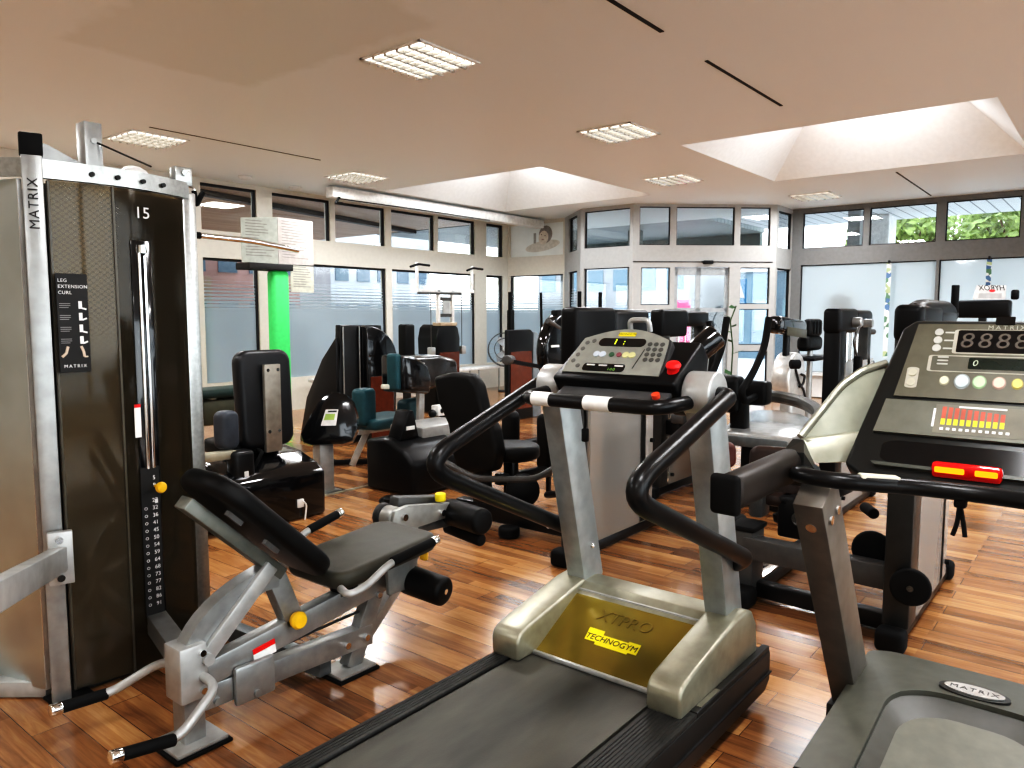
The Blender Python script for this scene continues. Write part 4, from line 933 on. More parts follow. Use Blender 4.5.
text('badge_lettering', 'MATRIX', .032, bc + Vector((0, 0, .0042)), (0, -1, 0), (1, 0, 0), M['ink'], bd_, spacing=1.25)
UG = P('upright_grey', (.10, .10, .095), .4, metal=.4); 
for sgn in (1, -1):
    yc = YC + sgn * .395
    u_ = MB().bar((2.76, yc, .08), (2.225, yc, .95), .085, .15, up=(1, 0, .45), bev=.005).build('upright', P('upright_taupe', (.17, .155, .135), .4, metal=.4) if sgn > 0 else UG, mt)
    mb = MB()
    for dx in (0., .06): mb.cyl((2.24 + dx, yc - sgn * .044, .86 + dx * .3), (2.24 + dx, yc - sgn * .05, .86 + dx * .3), .014, seg=14)
    mb.cyl((2.222, yc, .845), (2.205, yc, .835), .016, seg=14); mb.build('upright_bolts', M['chrome'], u_)
    MB().box((2.62, YC + sgn * .33, .03), (2.86, YC + sgn * .45, .12), .01).build('upright_foot', DK, mt)
    # padded side arm
    g = MB().bar((1.93, yc + sgn * .145, .965), (2.38, yc + sgn * .115, .985), .08, .105, bev=.036, seg=5).build('side_grip', P('grip_brown_black', (.03, .024, .02), .5), mt)
    MB().bar((1.915, yc + sgn * .146, .965), (1.945, yc + sgn * .144, .966), .086, .112, bev=.04, seg=5).build('grip_end', M['rubber'], g)
    ax = lambda y: YC + sgn * (y - YC)
    MB().loft([[(2.34, ax(.80), 1.025), (2.34, ax(.735), 1.03), (2.34, ax(.735), .925), (2.34, ax(.80), .925)],
               [(2.43, ax(.80), 1.055), (2.43, ax(.765), 1.055), (2.42, ax(.70), .93), (2.43, ax(.79), .93)]]).build('arm_elbow', CB, mt)
    # wing between arm and console
    tops = [(2.46, .785, 1.058), (2.55, .745, 1.142), (2.6, .70, 1.222), (2.64, .65, 1.268), (2.69, .59, 1.292)]
    bots = [(2.45, .76, 1.05), (2.49, .73, 1.055), (2.53, .68, 1.065), (2.555, .64, 1.078), (2.57, .605, 1.09)]
    mb = MB(); R = []
    for a_, b_ in zip(tops, bots):
        a_ = Vector((a_[0], ax(a_[1]), a_[2])); b_ = Vector((b_[0], ax(b_[1]), b_[2])); off = Vector((.05, 0, .0)); R.append([a_, b_, b_ + off, a_ + off])
    mb.loft(R).build('wing_panel', P('wing_green_grey', (.2, .205, .16), .4, metal=.3), mt)
    tt = [Vector((t[0] - .004, ax(t[1]) , t[2] + .002)) for t in tops]
    MB().tube(tt, .012, 8, .02).build('wing_edge', P('wing_edge_silver', (.3, .3, .25), .35, metal=.5), mt)
    mb = MB(); c1 = [(2.45, .785, 1.055), (2.55, .60, 1.085), (2.52, .60, .99), (2.42, .725, .985)]
    mb.plate([Vector((x_, ax(y_), z_)) for x_, y_, z_ in c1], .05, (1, 0, 0), .006); mb.build('wing_lower', P('wing_cream', (.42, .42, .34), .4, metal=.3), mt)
# console (plane: s to the right, t up the face)
def mp_(s, t, o=0.):
    base = Vector((2.5 + .25 * t, YC - s, 1.065 + .362 * t)); return base + Vector((-.823, 0, .568)) * o
mn = Vector((-.823, 0, .568))
sl = lambda t: .362 - .078 * t
outl = [(-sl(-.28) + .06, -.28), (-sl(-.2), -.2), (-sl(0), 0), (-sl(.5), .5), (-sl(.95), .95), (-sl(1.02) + .03, 1.025), (sl(1.02) - .03, 1.025), (sl(.95), .95), (sl(.5), .5), (sl(0), 0), (sl(-.2), -.2), (sl(-.28) - .06, -.28)]
cns = MB(); cns.plate([mp_(s, t, 0) for s, t in outl], -.07, mn, .014, 3); con = cns.build('console', CB, mt)
fp = lambda pts, o, h, nm, m_, par=None, sm=0: MB().plate([mp_(s, t, o) for s, t in pts], h, mn).build(nm, m_, par or con, sm)
fp([(-sl(.36) + .06, .36), (sl(.36) - .06, .36), (sl(.97) - .045, .975), (-sl(.97) + .045, .975)], .0005, .006, 'console_face', P('console_olive', (.125, .118, .088), .42, metal=.2))
fp([(-sl(.08) + .045, .06), (sl(.08) - .045, .06), (sl(.32) - .045, .325), (-sl(.32) + .045, .325)], .0005, .012, 'shelf_panel', P('shelf_olive', (.15, .15, .12), .42, metal=.2))
fp(rrect(.56, .175, .05, 6, 0, -.075), .0005, .002, 'tray_recess', M['gloss'])
fp([(-.29, -.2), (.29, -.2), (.30, -.175), (-.30, -.175)], .0005, .018, 'tray_lip', P('lip_olive', (.08, .085, .07), .35))
fp(rrect(.36, .20, .012, 3, .045, .825), .0068, .0012, 'display_border', P('border_pale', (.45, .43, .36), .5))
fp(rrect(.345, .185, .008, 3, .048, .827), .0078, .0012, 'time_display', M['gloss'])
text('display_digits', '8888', .078, mp_(-.118, .827, .0092), (0, -1, 0), (.25, 0, .362), P('dim_segments', (.10, .085, .07), .5), con, ext=.0002, spacing=1.2, align='LEFT', shear=.08)
fp(rrect(.42, .135, .012, 3, .015, .64), .0068, .0012, 'display_border', P('border_pale', (.45, .43, .36), .5))
fp(rrect(.405, .12, .008, 3, .017, .64), .0078, .0008, 'lower_border', P('console_olive2', (.11, .105, .078), .42))
fp(rrect(.30, .09, .006, 3, .065, .645), .0085, .0012, 'profile_display', P('lcd_green_black', (.012, .02, .012), .2))
text('lower_digits', '0', .03, mp_(-.068, .645, .0098), (0, -1, 0), (.25, 0, .362), P('lcd_light', (.45, .5, .4), .5), con, ext=.0002, shear=.15)
text('brand_lettering', 'MATRIX', .02, mp_(.0, .945, .007), (0, -1, 0), (.25, 0, .362), P('letter_pale', (.4, .4, .33), .5), con, spacing=1.5)
MB().plate([mp_(s, t, .0) for s, t in rrect(.05, .06, .004, 3, -.005, 1.0)], .012, mn).build('top_sensor', M['gloss'], con, 0)
for k in range(3):
    fp([(-.178 + .012 * math.cos(a_), .90 - .067 * k + .03 * math.sin(a_)) for a_ in [2 * PI * j / 18 for j in range(18)]], .0068, .003, 'round_key', P('key_pale', (.5, .5, .46), .4))
mb = MB()
for k in range(3): mb.plate([mp_(s, t, .0068) for s, t in rrect(.026, .012, .003, 2, -.148, .90 - .067 * k)], .0008, mn)
for k in range(3): mb.plate([mp_(s, t, .0092) for s, t in rrect(.03, .012, .003, 2, -.155, .69 - .028 * k)], .0008, mn)
mb.build('key_labels', P('letter_pale', (.5, .5, .45), .5), con, 0)
fp(rrect(.034, .17, .015, 5, -.232, .515), .0068, .001, 'incline_border', P('border_pale', (.45, .43, .36), .5))
for t in (.555, .475): fp([(-.232 + .012 * math.cos(a_), t + .032 * math.sin(a_)) for a_ in [2 * PI * j / 18 for j in range(18)]], .0078, .003, 'incline_key', P('key_ivory', (.5, .48, .38), .4))
for s, r_, c in ((-.142, .011, (.7, .68, .5)), (-.095, .017, (.6, .68, .7)), (-.05, .015, (.5, .72, .42)), (0.0, .014, (.8, .55, .45)), (.045, .012, (.7, .6, .15)), (.09, .012, (.7, .68, .5))):
    rg = fp([(s + r_ * 1.25 * math.cos(a_), .50 + r_ * 2.85 * 1.25 * math.sin(a_)) for a_ in [2 * PI * j / 24 for j in range(24)]], .0068, .001, 'key_ring', P('ring_tint', [x * .5 for x in c], .4))
    MB().plate([mp_(s + r_ * math.cos(a_), .50 + r_ * 2.85 * math.sin(a_), .0078) for a_ in [2 * PI * j / 24 for j in range(24)]], .003, mn).build('round_button', P('button_tint', c, .35), rg, 0)
ch = fp([(-.15, .085), (.10, .085), (.10, .305), (-.15, .305)], .0128, .0008, 'training_chart', P('chart_ground', (.2, .19, .15), .5))
for k in range(10):
    s = -.132 + k * .0165; h1 = .10 - k * .004
    MB().plate([mp_(s + a_, t, .0138) for a_, t in ((0, .15), (.011, .15), (.011, .15 + .045), (0, .15 + .045))], .0006, mn).build('chart_bar', P('chart_yellow', (.8, .75, .05), .5), ch, 0)
    MB().plate([mp_(s + a_, t, .0138) for a_, t in ((0, .197), (.011, .197), (.011, .197 + h1 * .9), (0, .197 + h1 * .9))], .0006, mn).build('chart_bar', P('chart_red', (.55, .12, .08), .5), ch, 0)
mb = MB().plate([mp_(s, t, .0138) for s, t in ((-.155, .13), (-.149, .13), (-.149, .27), (-.155, .27))], .0006, mn)
for k in range(11): mb.plate([mp_(-.132 + k * .0165 + a_, t, .0138) for a_, t in ((0, .11), (.009, .11), (.009, .128), (0, .128))], .0006, mn)
mb.plate([mp_(s, t, .0138) for s, t in ((-.09, .285), (.03, .285), (.03, .297), (-.09, .297))], .0006, mn); mb.build('chart_text', M['wink'], ch, 0)
RD = P('brake_red', (.7, .01, .012), .2, coat=.5)
bk = MB().box((2.425, YC - .04, .985), (2.46, YC + .135, 1.03), .012, rot=roty(-12)).build('safety_stop_bar', RD, mt)
YG = EM('brake_amber', (1., .33, .015), 1.2)
for (ya, yb) in ((.05, .125), (-.03, .025)): MB().box((2.42, YC + ya, 1.001), (2.428, YC + yb, 1.019), .004, rot=roty(-12)).build('amber_strip', YG, bk)
hb = MB().tube([(2.47, .745, .95), (2.22, .725, .985), (2.20, .60, .985), (2.32, .42, .972), (2.35, .27, .968), (2.32, .12, .972), (2.20, -.06, .985), (2.22, -.185, .985), (2.47, -.205, .95)], .0235, 14, .06).build('handlebar', M['satin'], mt)
for s_ in (1, -1):
    MB().bar((2.235, YC + s_ * .285, .983), (2.30, YC + s_ * .185, .976), .052, .047, bev=.02).build('pulse_sensor', M['char'], hb)
    MB().bar((2.235, YC + s_ * .28, .998), (2.298, YC + s_ * .19, .991), .036, .02, bev=.006).build('sensor_plate', M['cream'], hb)
mb = MB().box((2.335, .30, .925), (2.37, .33, .96), .006).tube([(2.35, .317, .93), (2.35, .32, .88), (2.35, .33, .845)], .006, 6).tube([(2.35, .315, .93), (2.35, .305, .88), (2.35, .30, .845)], .006, 6)
mb.build('safety_clip', M['rubber'], mt)
# ------------------------------------------------------------------ selectorised weight machines with clear shields (middle)
DG = P('frame_dark_grey', (.055, .055, .052), .38, metal=.4)
def tower(t, X0, Y, hood, wide=.12, face=DG):
    MB().bar((X0 - .06, Y, .045), (X0 + 1.12, Y, .045), .075, .07, bev=.02).build('base_tube', M['satin'], t)
    for x in (X0 - .06, X0 + 1.12): MB().box((x - .05, Y - .06, 0), (x + .05, Y + .06, .10), .025, 3).build('base_foot', M['rubber'], t)
    MB().box((X0, Y - .055, .08), (X0 + wide, Y + .055, 1.44), .012).build('upright', face, t)
    MB().box((X0 + .74, Y - .05, .08), (X0 + .83, Y + .05, 1.40), .012).build('upright', DG, t)
    MB().box((X0 - .02, Y - .06, 1.495 - hood), (X0 + .42, Y + .06, 1.495), .03, 4).build('top_hood', M['black'], t)
    MB().box((X0 + .41, Y - .055, 1.485 - hood * .6), (X0 + .85, Y + .055, 1.485), .035, 4).build('rear_hood', M['satin'], t)
    mb = MB()
    for k in range(12): mb.box((X0 + .30, Y - .04, .10 + k * .05), (X0 + .68, Y + .04, .145 + k * .05), .004, 1)
    mb.build('weight_stack', M['dgrey'], t)
    mb = MB()
    for x in (X0 + .36, X0 + .62): mb.cyl((x, Y, .1), (x, Y, 1.40), .009, seg=10)
    mb.cyl((X0 + .49, Y, .68), (X0 + .49, Y, 1.4), .004, seg=8); mb.build('guide_rods', M['chrome'], t)
    for s in (-1, 1):
        MB().box((X0 + wide + .03, Y + s * .047 - .003, .085), (X0 + .92, Y + s * .047 + .003, 1.12), .002).build('clear_shield', M['acrylic'], t, 0)
    for s in (-1, 1):
        for (x, z) in ((X0 + .89, .16), (X0 + .89, .62), (X0 + wide + .07, .16)): MB().cyl((x, Y + s * .045, z), (x, Y + s * .07, z), .014, seg=10).build('shield_stud', M['rubber'], t)
# A : behind the centre treadmill, its seat to the left
ma_ = thing('leg_press_machine', 'black seated leg machine with clear shielded weight stack behind the centre treadmill', 'exercise machine', (3.95, 3.0, 0))
tower(ma_, 3.57, 2.45, .36)
MB().bar((3.90, 2.5, .10), (3.90, 3.62, .10), .10, .12, bev=.02).build('floor_beam', M['satin'], ma_)
MB().box((3.82, 3.5, 0), (4.5, 3.6, .09), .02).build('rear_foot', M['rubber'], ma_)
MB().cyl((3.76, 3.05, .0), (3.76, 3.05, .07), .07, bev=.015).build('round_foot', M['rubber'], ma_)
MB().cyl((3.845, 2.79, .1), (3.835, 2.79, .1), .015, seg=12).build('beam_bolt', M['white'], ma_)
MB().box((3.86, 3.36, .1), (3.96, 3.46, .46), .01).box((4.1, 3.30, .1), (4.18, 3.38, .42), .01).build('seat_post', M['satin'], ma_)
rb = rotz(90) @ rotx(8)
MB().prism([(3.775, 1.017), (3.6, 1.054), (3.422, 1.049), (3.359, 0.977), (3.307, 0.797), (3.219, 0.696), (3.184, 0.537), (3.219, 0.404), (3.539, 0.348), (3.605, 0.503), (3.632, 0.679), (3.737, 0.848)], 'X', 3.79, 3.91, .035, 4).build('backrest_pad', M['vinyl'], ma_, 50)
MB().cyl((4.1, 3.30, .44), (4.1, 3.30, .55), .20, bev=.04).build('seat_pad', M['vinyl'], ma_)
MB().tube([(3.86, 3.58, .36), (3.80, 3.74, .44), (3.70, 3.66, .46), (3.72, 3.3, .36), (3.95, 2.98, .36), (4.15, 2.92, .44)], .022, 10, .08).build('side_handle', M['dgrey'], ma_)
for (yy_, z0, z1, x_) in ((3.73, .38, .70, 4.62), (3.38, .25, .70, 4.62)):
    MB().pad((x_, yy_, (z0 + z1) / 2), .16, z1 - z0, .09, rotz(75), .06, .03).build('knee_pad', M['vinyl'], ma_)
    MB().cyl((x_ + .03, yy_, z0 + .05), (x_ + .03, yy_, .04), .02, seg=12).build('pad_post', M['satin'], ma_)
MB().tube([(4.45, 3.25, .12), (4.40, 3.1, .16), (4.35, 3.03, .40), (4.45, 3.0, .55)], .025, 10, .06).build('push_arm', M['satin'], ma_)
MB().bar((4.0, 3.35, .30), (4.62, 3.35, .26), .06, .08, bev=.01).build('leg_beam', M['satin'], ma_)
MB().lathe([(.12, 0), (.12, .02), (.09, .03), (.03, .03), (0, .03)], (4.12, 3.22, .22), (-.7, -.7, .1)).build('cam_wheel', M['satin'], ma_)
# B : farther one
mbm = thing('cable_machine', 'black hooded weight stack machine with clear shield seen between the centre treadmill uprights', 'exercise machine', (5.8, 2.83, 0))
tower(mbm, 5.33, 2.83, .22)
MB().box((5.36, 2.6, .60), (5.62, 2.72, .68), .02).build('side_pad', M['dgrey'], mbm)
MB().box((5.40, 2.66, .5), (5.48, 2.78, .62), .01).build('pad_bracket', M['satin'], mbm)
MB().tube([(6.0, 2.7, 1.40), (6.02, 2.66, 1.2), (6.0, 2.68, .9)], .03, 10, .08).build('hanging_arm', M['satin'], mbm)
# C
mcm = thing('cable_machine', 'tall black two post machine with dangling cables left of the olive console', 'exercise machine', (5.75, 1.55, 0))
tower(mcm, 5.34, 1.52, .17, .14, M['black'])
MB().cyl((5.62, 1.47, 1.40), (5.62, 1.40, 1.40), .035, bev=.01).cyl((5.9, 1.46, 1.39), (5.9, 1.40, 1.39), .03).build('pulley', M['silver'], mcm)
MB().tube([(5.62, 1.41, 1.39), (5.45, 1.41, 1.27), (5.52, 1.41, 1.2), (5.60, 1.41, 1.12), (5.58, 1.41, .6)], .008, 8, .02).build('dangling_cable', M['dgrey'], mcm)
MB().box((5.53, 1.38, 1.02), (5.60, 1.43, 1.17), .015).build('cable_grip', M['rubber'], mcm)
for z in (1.32, 1.08): MB().cyl((6.22, 1.53, z), (6.36, 1.50, z), .022, seg=12, bev=.006).build('peg', M['dgrey'], mcm)
MB().box((5.50, 1.52, .55), (5.68, 1.58, 1.3), .01).build('carriage', M['satin'], mcm)
# D : nearest on the right
md = thing('leg_curl_machine', 'dark grey weight stack machine with pulley disc and clear shield behind the right treadmill', 'exercise machine', (3.8, 1.0, 0))
tower(md, 3.55, .70, .16, .15)
MB().tube([(3.58, .69, 1.455), (3.70, .69, 1.475), (4.30, .69, 1.475), (4.42, .69, 1.45)], .045, 14, .06).build('hood_rim', M['black'], md)
MB().cyl((4.38, .66, 1.46), (4.38, .66, 1.60), .018, seg=12, bev=.004).build('hood_peg', M['rubber'], md)
MB().bar((3.66, 1.42, .285), (3.62, .75, .285), .09, .11, bev=.008).build('cross_beam', M['dgrey'], md)
MB().bar((3.72, 1.42, .06), (3.70, .75, .05), .07, .08, bev=.01).build('floor_beam', M['satin'], md)
MB().box((3.62, 1.37, .05), (3.78, 1.49, .37), .012).build('front_post', M['dgrey'], md)
MB().box((3.61, 1.36, .365), (3.79, 1.50, .395), .012).build('post_cap', M['rubber'], md)
MB().bar((3.58, 1.42, .05), (4.72, 1.42, .05), .10, .07, bev=.01).build('base_tube', M['satin'], md)
MB().box((3.5, 1.34, 0), (3.64, 1.50, .10), .03, 3).build('base_foot', M['rubber'], md)
MB().box((3.72, 1.375, .087), (4.5, 1.465, .095), .002).build('step_plate', M['chrome'], md)
MB().cyl((3.545, .645, .285), (3.515, .64, .285), .082, bev=.01).build('pulley_disc', M['rubber'], md)
MB().cyl((3.516, .64, .285), (3.503, .639, .285), .014, seg=12).build('disc_hub', M['chrome'], md)
MB().cyl((3.75, .85, .36), (3.72, .845, .36), .088, bev=.01).build('pulley_disc', M['rubber'], md)
BR = P('brown_black_vinyl', (.035, .018, .012), .45)
MB().pad((3.98, 1.40, .615), .26, .27, .10, rotz(-75) @ rotx(-8), .05, .03).build('backrest_pad', BR, md)
MB().pad((3.62, 1.53, .745), .11, .13, .07, rotz(-60), .04, .02).build('side_pad', P('brick_brown_vinyl', (.10, .025, .015), .45), md)
MB().box((3.86, 1.26, .45), (4.25, 1.42, .52), .03).build('seat_pad', BR, md)
MB().box((3.82, 1.40, .39), (3.94, 1.48, .56), .02).build('adjuster', M['dgrey'], md)
MB().bar((3.9, 1.36, .38), (4.3, 1.1, .52), .05, .05, bev=.01).build('arm_link', M['satin'], md)
MB().box((3.86, 1.20, .3), (3.96, 1.34, .52), .02).build('gear_box', M['satin'], md)
MB().cyl((3.85, 1.22, .42), (3.83, 1.218, .42), .035).build('bolt', M['chrome'], md)
MB().cyl((4.55, 1.08, .36), (4.42, 1.0, .36), .03, bev=.008).build('foot_peg', M['rubber'], md)
MB().cyl((4.0, 1.66, .0), (4.0, 1.66, .34), .015, seg=10).build('plate_post', M['satin'], md)
for k, z in enumerate((.16, .24, .30)): MB().cyl((4.0, 1.66, z), (4.0, 1.66, z + .03), .10, bev=.008).build('round_plate', M['rubber'], md)

# ------------------------------------------------------------------ cross trainer with a wide silver platform
xt = thing('cross_trainer', 'cross trainer with wide silver platform, black rim and two tall curved black handles', 'exercise machine', (5.9, 2.1, 0))
edge = [(5.25, 2.26), (5.25, 1.73), (5.72, 1.70), (6.2, 1.86), (6.55, 2.08), (6.72, 2.33), (6.6, 2.52), (6.0, 2.46)]
MB().prism(edge, 'Z', .50, .605, .02, 3).build('platform', P('platform_silver', (.62, .64, .64), .22, metal=.5), xt)
MB().box((5.235, 1.76, .505), (5.25, 2.24, .575), .004).build('platform_edge', P('edge_blue_grey', (.18, .2, .21), .3, metal=.4), xt)
MB().tube([(5.50, 1.69, .63), (5.74, 1.69, .66), (6.22, 1.85, .68), (6.58, 2.07, .70), (6.74, 2.34, .72), (6.62, 2.54, .74), (6.0, 2.50, .74)], .055, 10, .15).build('platform_rim', P('rim_dark', (.05, .048, .042), .4), xt)
MB().prism([(5.45, 1.86), (6.3, 1.98), (6.4, 2.4), (5.5, 2.2)], 'Z', 0.0, .50, .03).build('pedestal', M['black'], xt)
MB().box((5.35, 2.17, .72), (5.52, 2.36, 1.0), .05, 4).box((5.45, 2.0, .78), (5.6, 2.2, .96), .03, 3).build('handle_hub', M['black'], xt)
MB().bar((5.48, 2.2, .58), (5.46, 2.2, .8), .12, .12, bev=.02).build('hub_post', M['satin'], xt)
MB().tube([(5.54, 2.35, 1.43), (5.47, 2.35, 1.21), (5.29, 2.35, 1.0), (5.07, 2.36, .85), (5.2, 2.33, .78), (5.42, 2.28, .80)], .026, 12, .10).build('handle', M['rubber'], xt)
MB().tube([(5.60, 2.05, 1.43), (5.54, 2.05, 1.22), (5.31, 2.05, 1.02), (5.13, 2.06, .92), (5.2, 2.06, .83), (5.45, 2.08, .85)], .026, 12, .10).build('handle', M['rubber'], xt)
MB().box((5.04, 2.30, .76), (5.32, 2.42, .88), .04, 4).build('handle_pod', M['satin'], xt)
MB().bar((5.18, 2.36, .70), (5.3, 2.2, .55), .05, .05).build('pod_stay', M['satin'], xt)

# ------------------------------------------------------------------ ergometer by the right windows
eg = thing('upper_body_ergometer', 'silver ergometer with round flywheel, black console and padded chair near the milky right window', 'exercise machine', (7.7, 2.55, 0))
MB().box((7.15, 2.45, 0), (8.75, 2.65, .08), .02).build('base', M['white'], eg)
MB().cyl((7.62, 2.66, .82), (7.62, 2.48, .82), .26, seg=36, bev=.03).build('flywheel_cover', P('flywheel_silver', (.6, .6, .58), .3, metal=.4), eg)
MB().box((7.5, 2.49, .08), (7.95, 2.62, .72), .04, 3).build('body', M['lsilver'], eg)
MB().tube([(7.52, 2.47, .92), (7.6, 2.46, .78), (7.75, 2.46, .70), (7.85, 2.46, .55)], .012, 8, .05).tube([(7.66, 2.46, .86), (7.78, 2.46, .84), (7.74, 2.46, .76), (7.62, 2.46, .74)], .012, 8, .05).build('crank', M['ink'], eg)
MB().cyl((7.30, 2.45, .98), (7.36, 2.38, .98), .045, bev=.01).build('pedal', M['rubber'], eg)
MB().cyl((7.52, 2.57, 1.05), (7.52, 2.57, 1.28), .035, seg=14).build('console_post', M['satin'], eg)
MB().box((7.2, 2.50, 1.25), (7.95, 2.66, 1.42), .05, 4, rot=roty(4)).build('console', M['gloss'], eg)
MB().box((7.32, 2.493, 1.235), (7.9, 2.502, 1.32), .01, rot=roty(4)).build('console_panel', P('olive_panel', (.09, .085, .06), .4), eg)
MB().cyl((8.2, 2.55, .08), (8.2, 2.55, 1.0), .03, seg=14).build('chair_post', M['silver'], eg)
MB().box((7.80, 2.38, .985), (8.6, 2.72, 1.02), .012).build('seat_tray', M['black'], eg)
MB().box((7.95, 2.48, 1.075), (8.42, 2.62, 1.23), .05, 4).build('lumbar_pad', M['vinyl'], eg)
MB().cyl((8.2, 2.55, 1.02), (8.2, 2.55, 1.09), .03, seg=12).build('pad_post', M['silver'], eg)
mb = MB().box((8.06, 2.50, 1.22), (8.46, 2.60, 1.41), .045, 4)
for k in range(3): mb.box((8.13 + k * .1, 2.49, 1.25), (8.16 + k * .1, 2.502, 1.385), .004)
mb.build('backrest_pad', M['vinyl'], eg)

# ------------------------------------------------------------------ bike with a mirrored card on its console, far right
hb_ = thing('exercise_bike', 'exercise bike behind the olive console, its black head showing above it', 'exercise bike', (9.1, 1.1, 0))
MB().bar((8.7, 1.1, .04), (9.9, 1.1, .04), .1, .08, bev=.02).build('base_tube', M['satin'], hb_)
for x in (8.7, 9.9): MB().bar((x, .8, .04), (x, 1.4, .04), .08, .07, bev=.02).build('base_foot', M['rubber'], hb_)
MB().prism([(8.75, .08), (9.5, .08), (9.45, .6), (9.2, .75), (8.9, .65)], 'Y', 1.0, 1.2, .03).build('body', M['black'], hb_)
MB().bar((9.05, 1.1, .6), (8.98, 1.1, 1.45), .07, .07, bev=.01).build('console_post', M['satin'], hb_)
MB().box((8.92, .86, 1.42), (9.08, 1.33, 1.60), .03, 3).build('console', M['black'], hb_)
MB().bar((9.6, 1.1, .1), (9.7, 1.1, .9), .06, .06).build('seat_post', M['satin'], hb_)
MB().ball((9.72, 1.1, .95), .14, (1, .8, .45)).build('saddle', M['vinyl'], hb_)
cd = thing('advertising_card', 'white leaning advertising card with mirrored letters on the black bike console', 'card', (8.95, 1.0, 1.56))
cdn = Vector((-.78, -.62, .12)).normalized(); cdr = Vector((.62, -.78, 0)).normalized(); cdu = cdr.cross(cdn) * -1
if cdu.z < 0: cdu = -cdu
c0_ = Vector((8.86, 1.03, 1.605)) 
card = MB().plate([c0_ + cdr * a_ + cdu * b_ for a_, b_ in ((-.17, 0), (.15, 0), (.165, .14), (-.13, .14))], -.008, cdn).build('card_sheet', P('card_white', (.72, .72, .72), .6), cd, 0)
text('card_lettering', 'HYROX', .075, c0_ + cdr * .02 + cdu * .112 + cdn * .003, -cdr, cdu, M['ink'], card, shear=.2)
MB().plate([c0_ + cdr * (.02 + .032 * math.cos(t)) + cdu * (.085 + .014 * math.sin(t)) + cdn * .003 for t in [2 * PI * k / 16 for k in range(16)]], .001, cdn).build('card_dot', M['red'], card, 0)
MB().plate([c0_ + cdr * a_ + cdu * b_ + cdn * .002 for a_, b_ in ((-.12, .012), (.11, .012), (.115, .06), (-.11, .06))], .001, cdn).build('card_field', P('card_grey', (.5, .5, .5), .6), card, 0)
MB().box((8.94, .80, 1.601), (9.0, .87, 1.70), .02).build('card_holder', M['black'], cd)
# hanging decorative strips in the right window
for (y_, z0, z1, lab) in ((3.02, .75, 2.30, 'long narrow patterned strip hanging in the right window, left one'), (1.62, 1.75, 2.30, 'short narrow patterned strip hanging in the right window above the card')):
    m, nt, out = nodes('garland_pattern'); b = N(nt, 'BsdfPrincipled', Roughness=.6); L(nt, b.outputs[0], out.inputs[0])
    geo = N(nt, 'NewGeometry'); mp = N(nt, 'Mapping'); mp.inputs['Scale'].default_value = (18, 18, 15); L(nt, geo.outputs['Position'], mp.inputs[0]); v = N(nt, 'TexVoronoi', Scale=1.); L(nt, mp.outputs[0], v.inputs[0])
    sx = N(nt, 'SeparateColor'); L(nt, v.outputs['Color'], sx.inputs[0]); r = N(nt, 'ValToRGB'); r.color_ramp.interpolation = 'CONSTANT'
    r.color_ramp.elements[0].color = (.8, .84, .84, 1); r.color_ramp.elements[1].position = .55; r.color_ramp.elements[1].color = (.16, .3, .2, 1); e = r.color_ramp.elements.new(.75); e.color = (.12, .22, .4, 1); e = r.color_ramp.elements.new(.9); e.color = (.5, .6, .35, 1)
    L(nt, sx.outputs[0], r.inputs[0]); L(nt, r.outputs[0], b.inputs['Base Color'])
    g = thing('hanging_strip', lab, 'decoration', (13.6, y_, z1), 'strips hanging in the right window')
    mb = MB(); R = []
    for k in range(19):
        z = z1 + (z0 - z1) * k / 18; dx = .01 * math.sin(k * 1.1); R.append([(13.60 + dx, y_ - .035, z), (13.603 + dx, y_ - .035, z), (13.603 + dx, y_ + .035, z), (13.60 + dx, y_ + .035, z)])
    mb.loft(R).build('strip', m, g, 0); MB().box((13.57, y_ - .012, z1 - .01), (13.63, y_ + .012, z1 + .04)).build('clip', M['ink'], g, 0)

# ------------------------------------------------------------------ computer guided seat machine, left middle (back view)
s1 = thing('back_extension_machine', 'glossy black strength machine seen from behind, grey strut on its tall backrest', 'exercise machine', (3.0, 4.8, 0))
MB().prism([(4.47, .0), (4.47, .325), (4.56, .38), (4.75, .44), (4.95, .47), (5.1, .46), (5.15, .3), (5.15, 0)], 'X', 2.62, 3.385, .03, 3).build('drive_housing', M['gloss'], s1, 40)
MB().box((2.2, 4.52, .05), (2.66, 4.9, .40), .03, 3).build('side_housing', M['black'], s1)
mb = MB()
for k in range(2): mb.tube([(2.80 + k * .09, 4.62, .39), (2.86 + k * .09, 4.60, .50), (2.90 + k * .09, 4.72, .50)], .014, 8, .03)
mb.build('cable_loops', M['rubber'], s1)
MB().pad((3.10, 4.80, .85), .43, .70, .12, rotx(-3), .09, .04).build('backrest_pad', P('backrest_black', (.01, .011, .013), .4), s1)
MB().bar((3.115, 4.715, .47), (3.115, 4.715, 1.10), .13, .035, up=(0, 1, 0), bev=.004).build('backrest_strut', P('strut_taupe', (.33, .31, .27), .35, metal=.5), s1)
mb = MB()
for dx in (-.04, .04):
    for z in (.62, 1.06): mb.cyl((3.115 + dx, 4.70, z), (3.115 + dx, 4.692, z), .012, seg=10)
mb.build('strut_bolts', M['chrome'], s1)
MB().pad((2.72, 4.66, .68), .14, .26, .12, rotz(10), .05, .03).build('leg_pad', P('blue_grey_vinyl', (.05, .06, .075), .45), s1)
MB().pad((3.05, 5.02, .50), .45, .4, .1, rotx(-90), .08, .03).build('seat_pad', M['vinyl'], s1)
MB().bar((2.15, 4.62, .53), (2.75, 4.62, .515), .07, .06, bev=.01).build('lever_arm', P('lever_cream', (.4, .38, .3), .4, metal=.3), s1)
MB().box((2.70, 4.54, .30), (2.86, 4.66, .54), .03, 3).build('hinge', M['satin'], s1)
MB().box((2.77, 4.535, .36), (2.80, 4.54, .40)).build('hinge_label', M['white'], s1, 0)
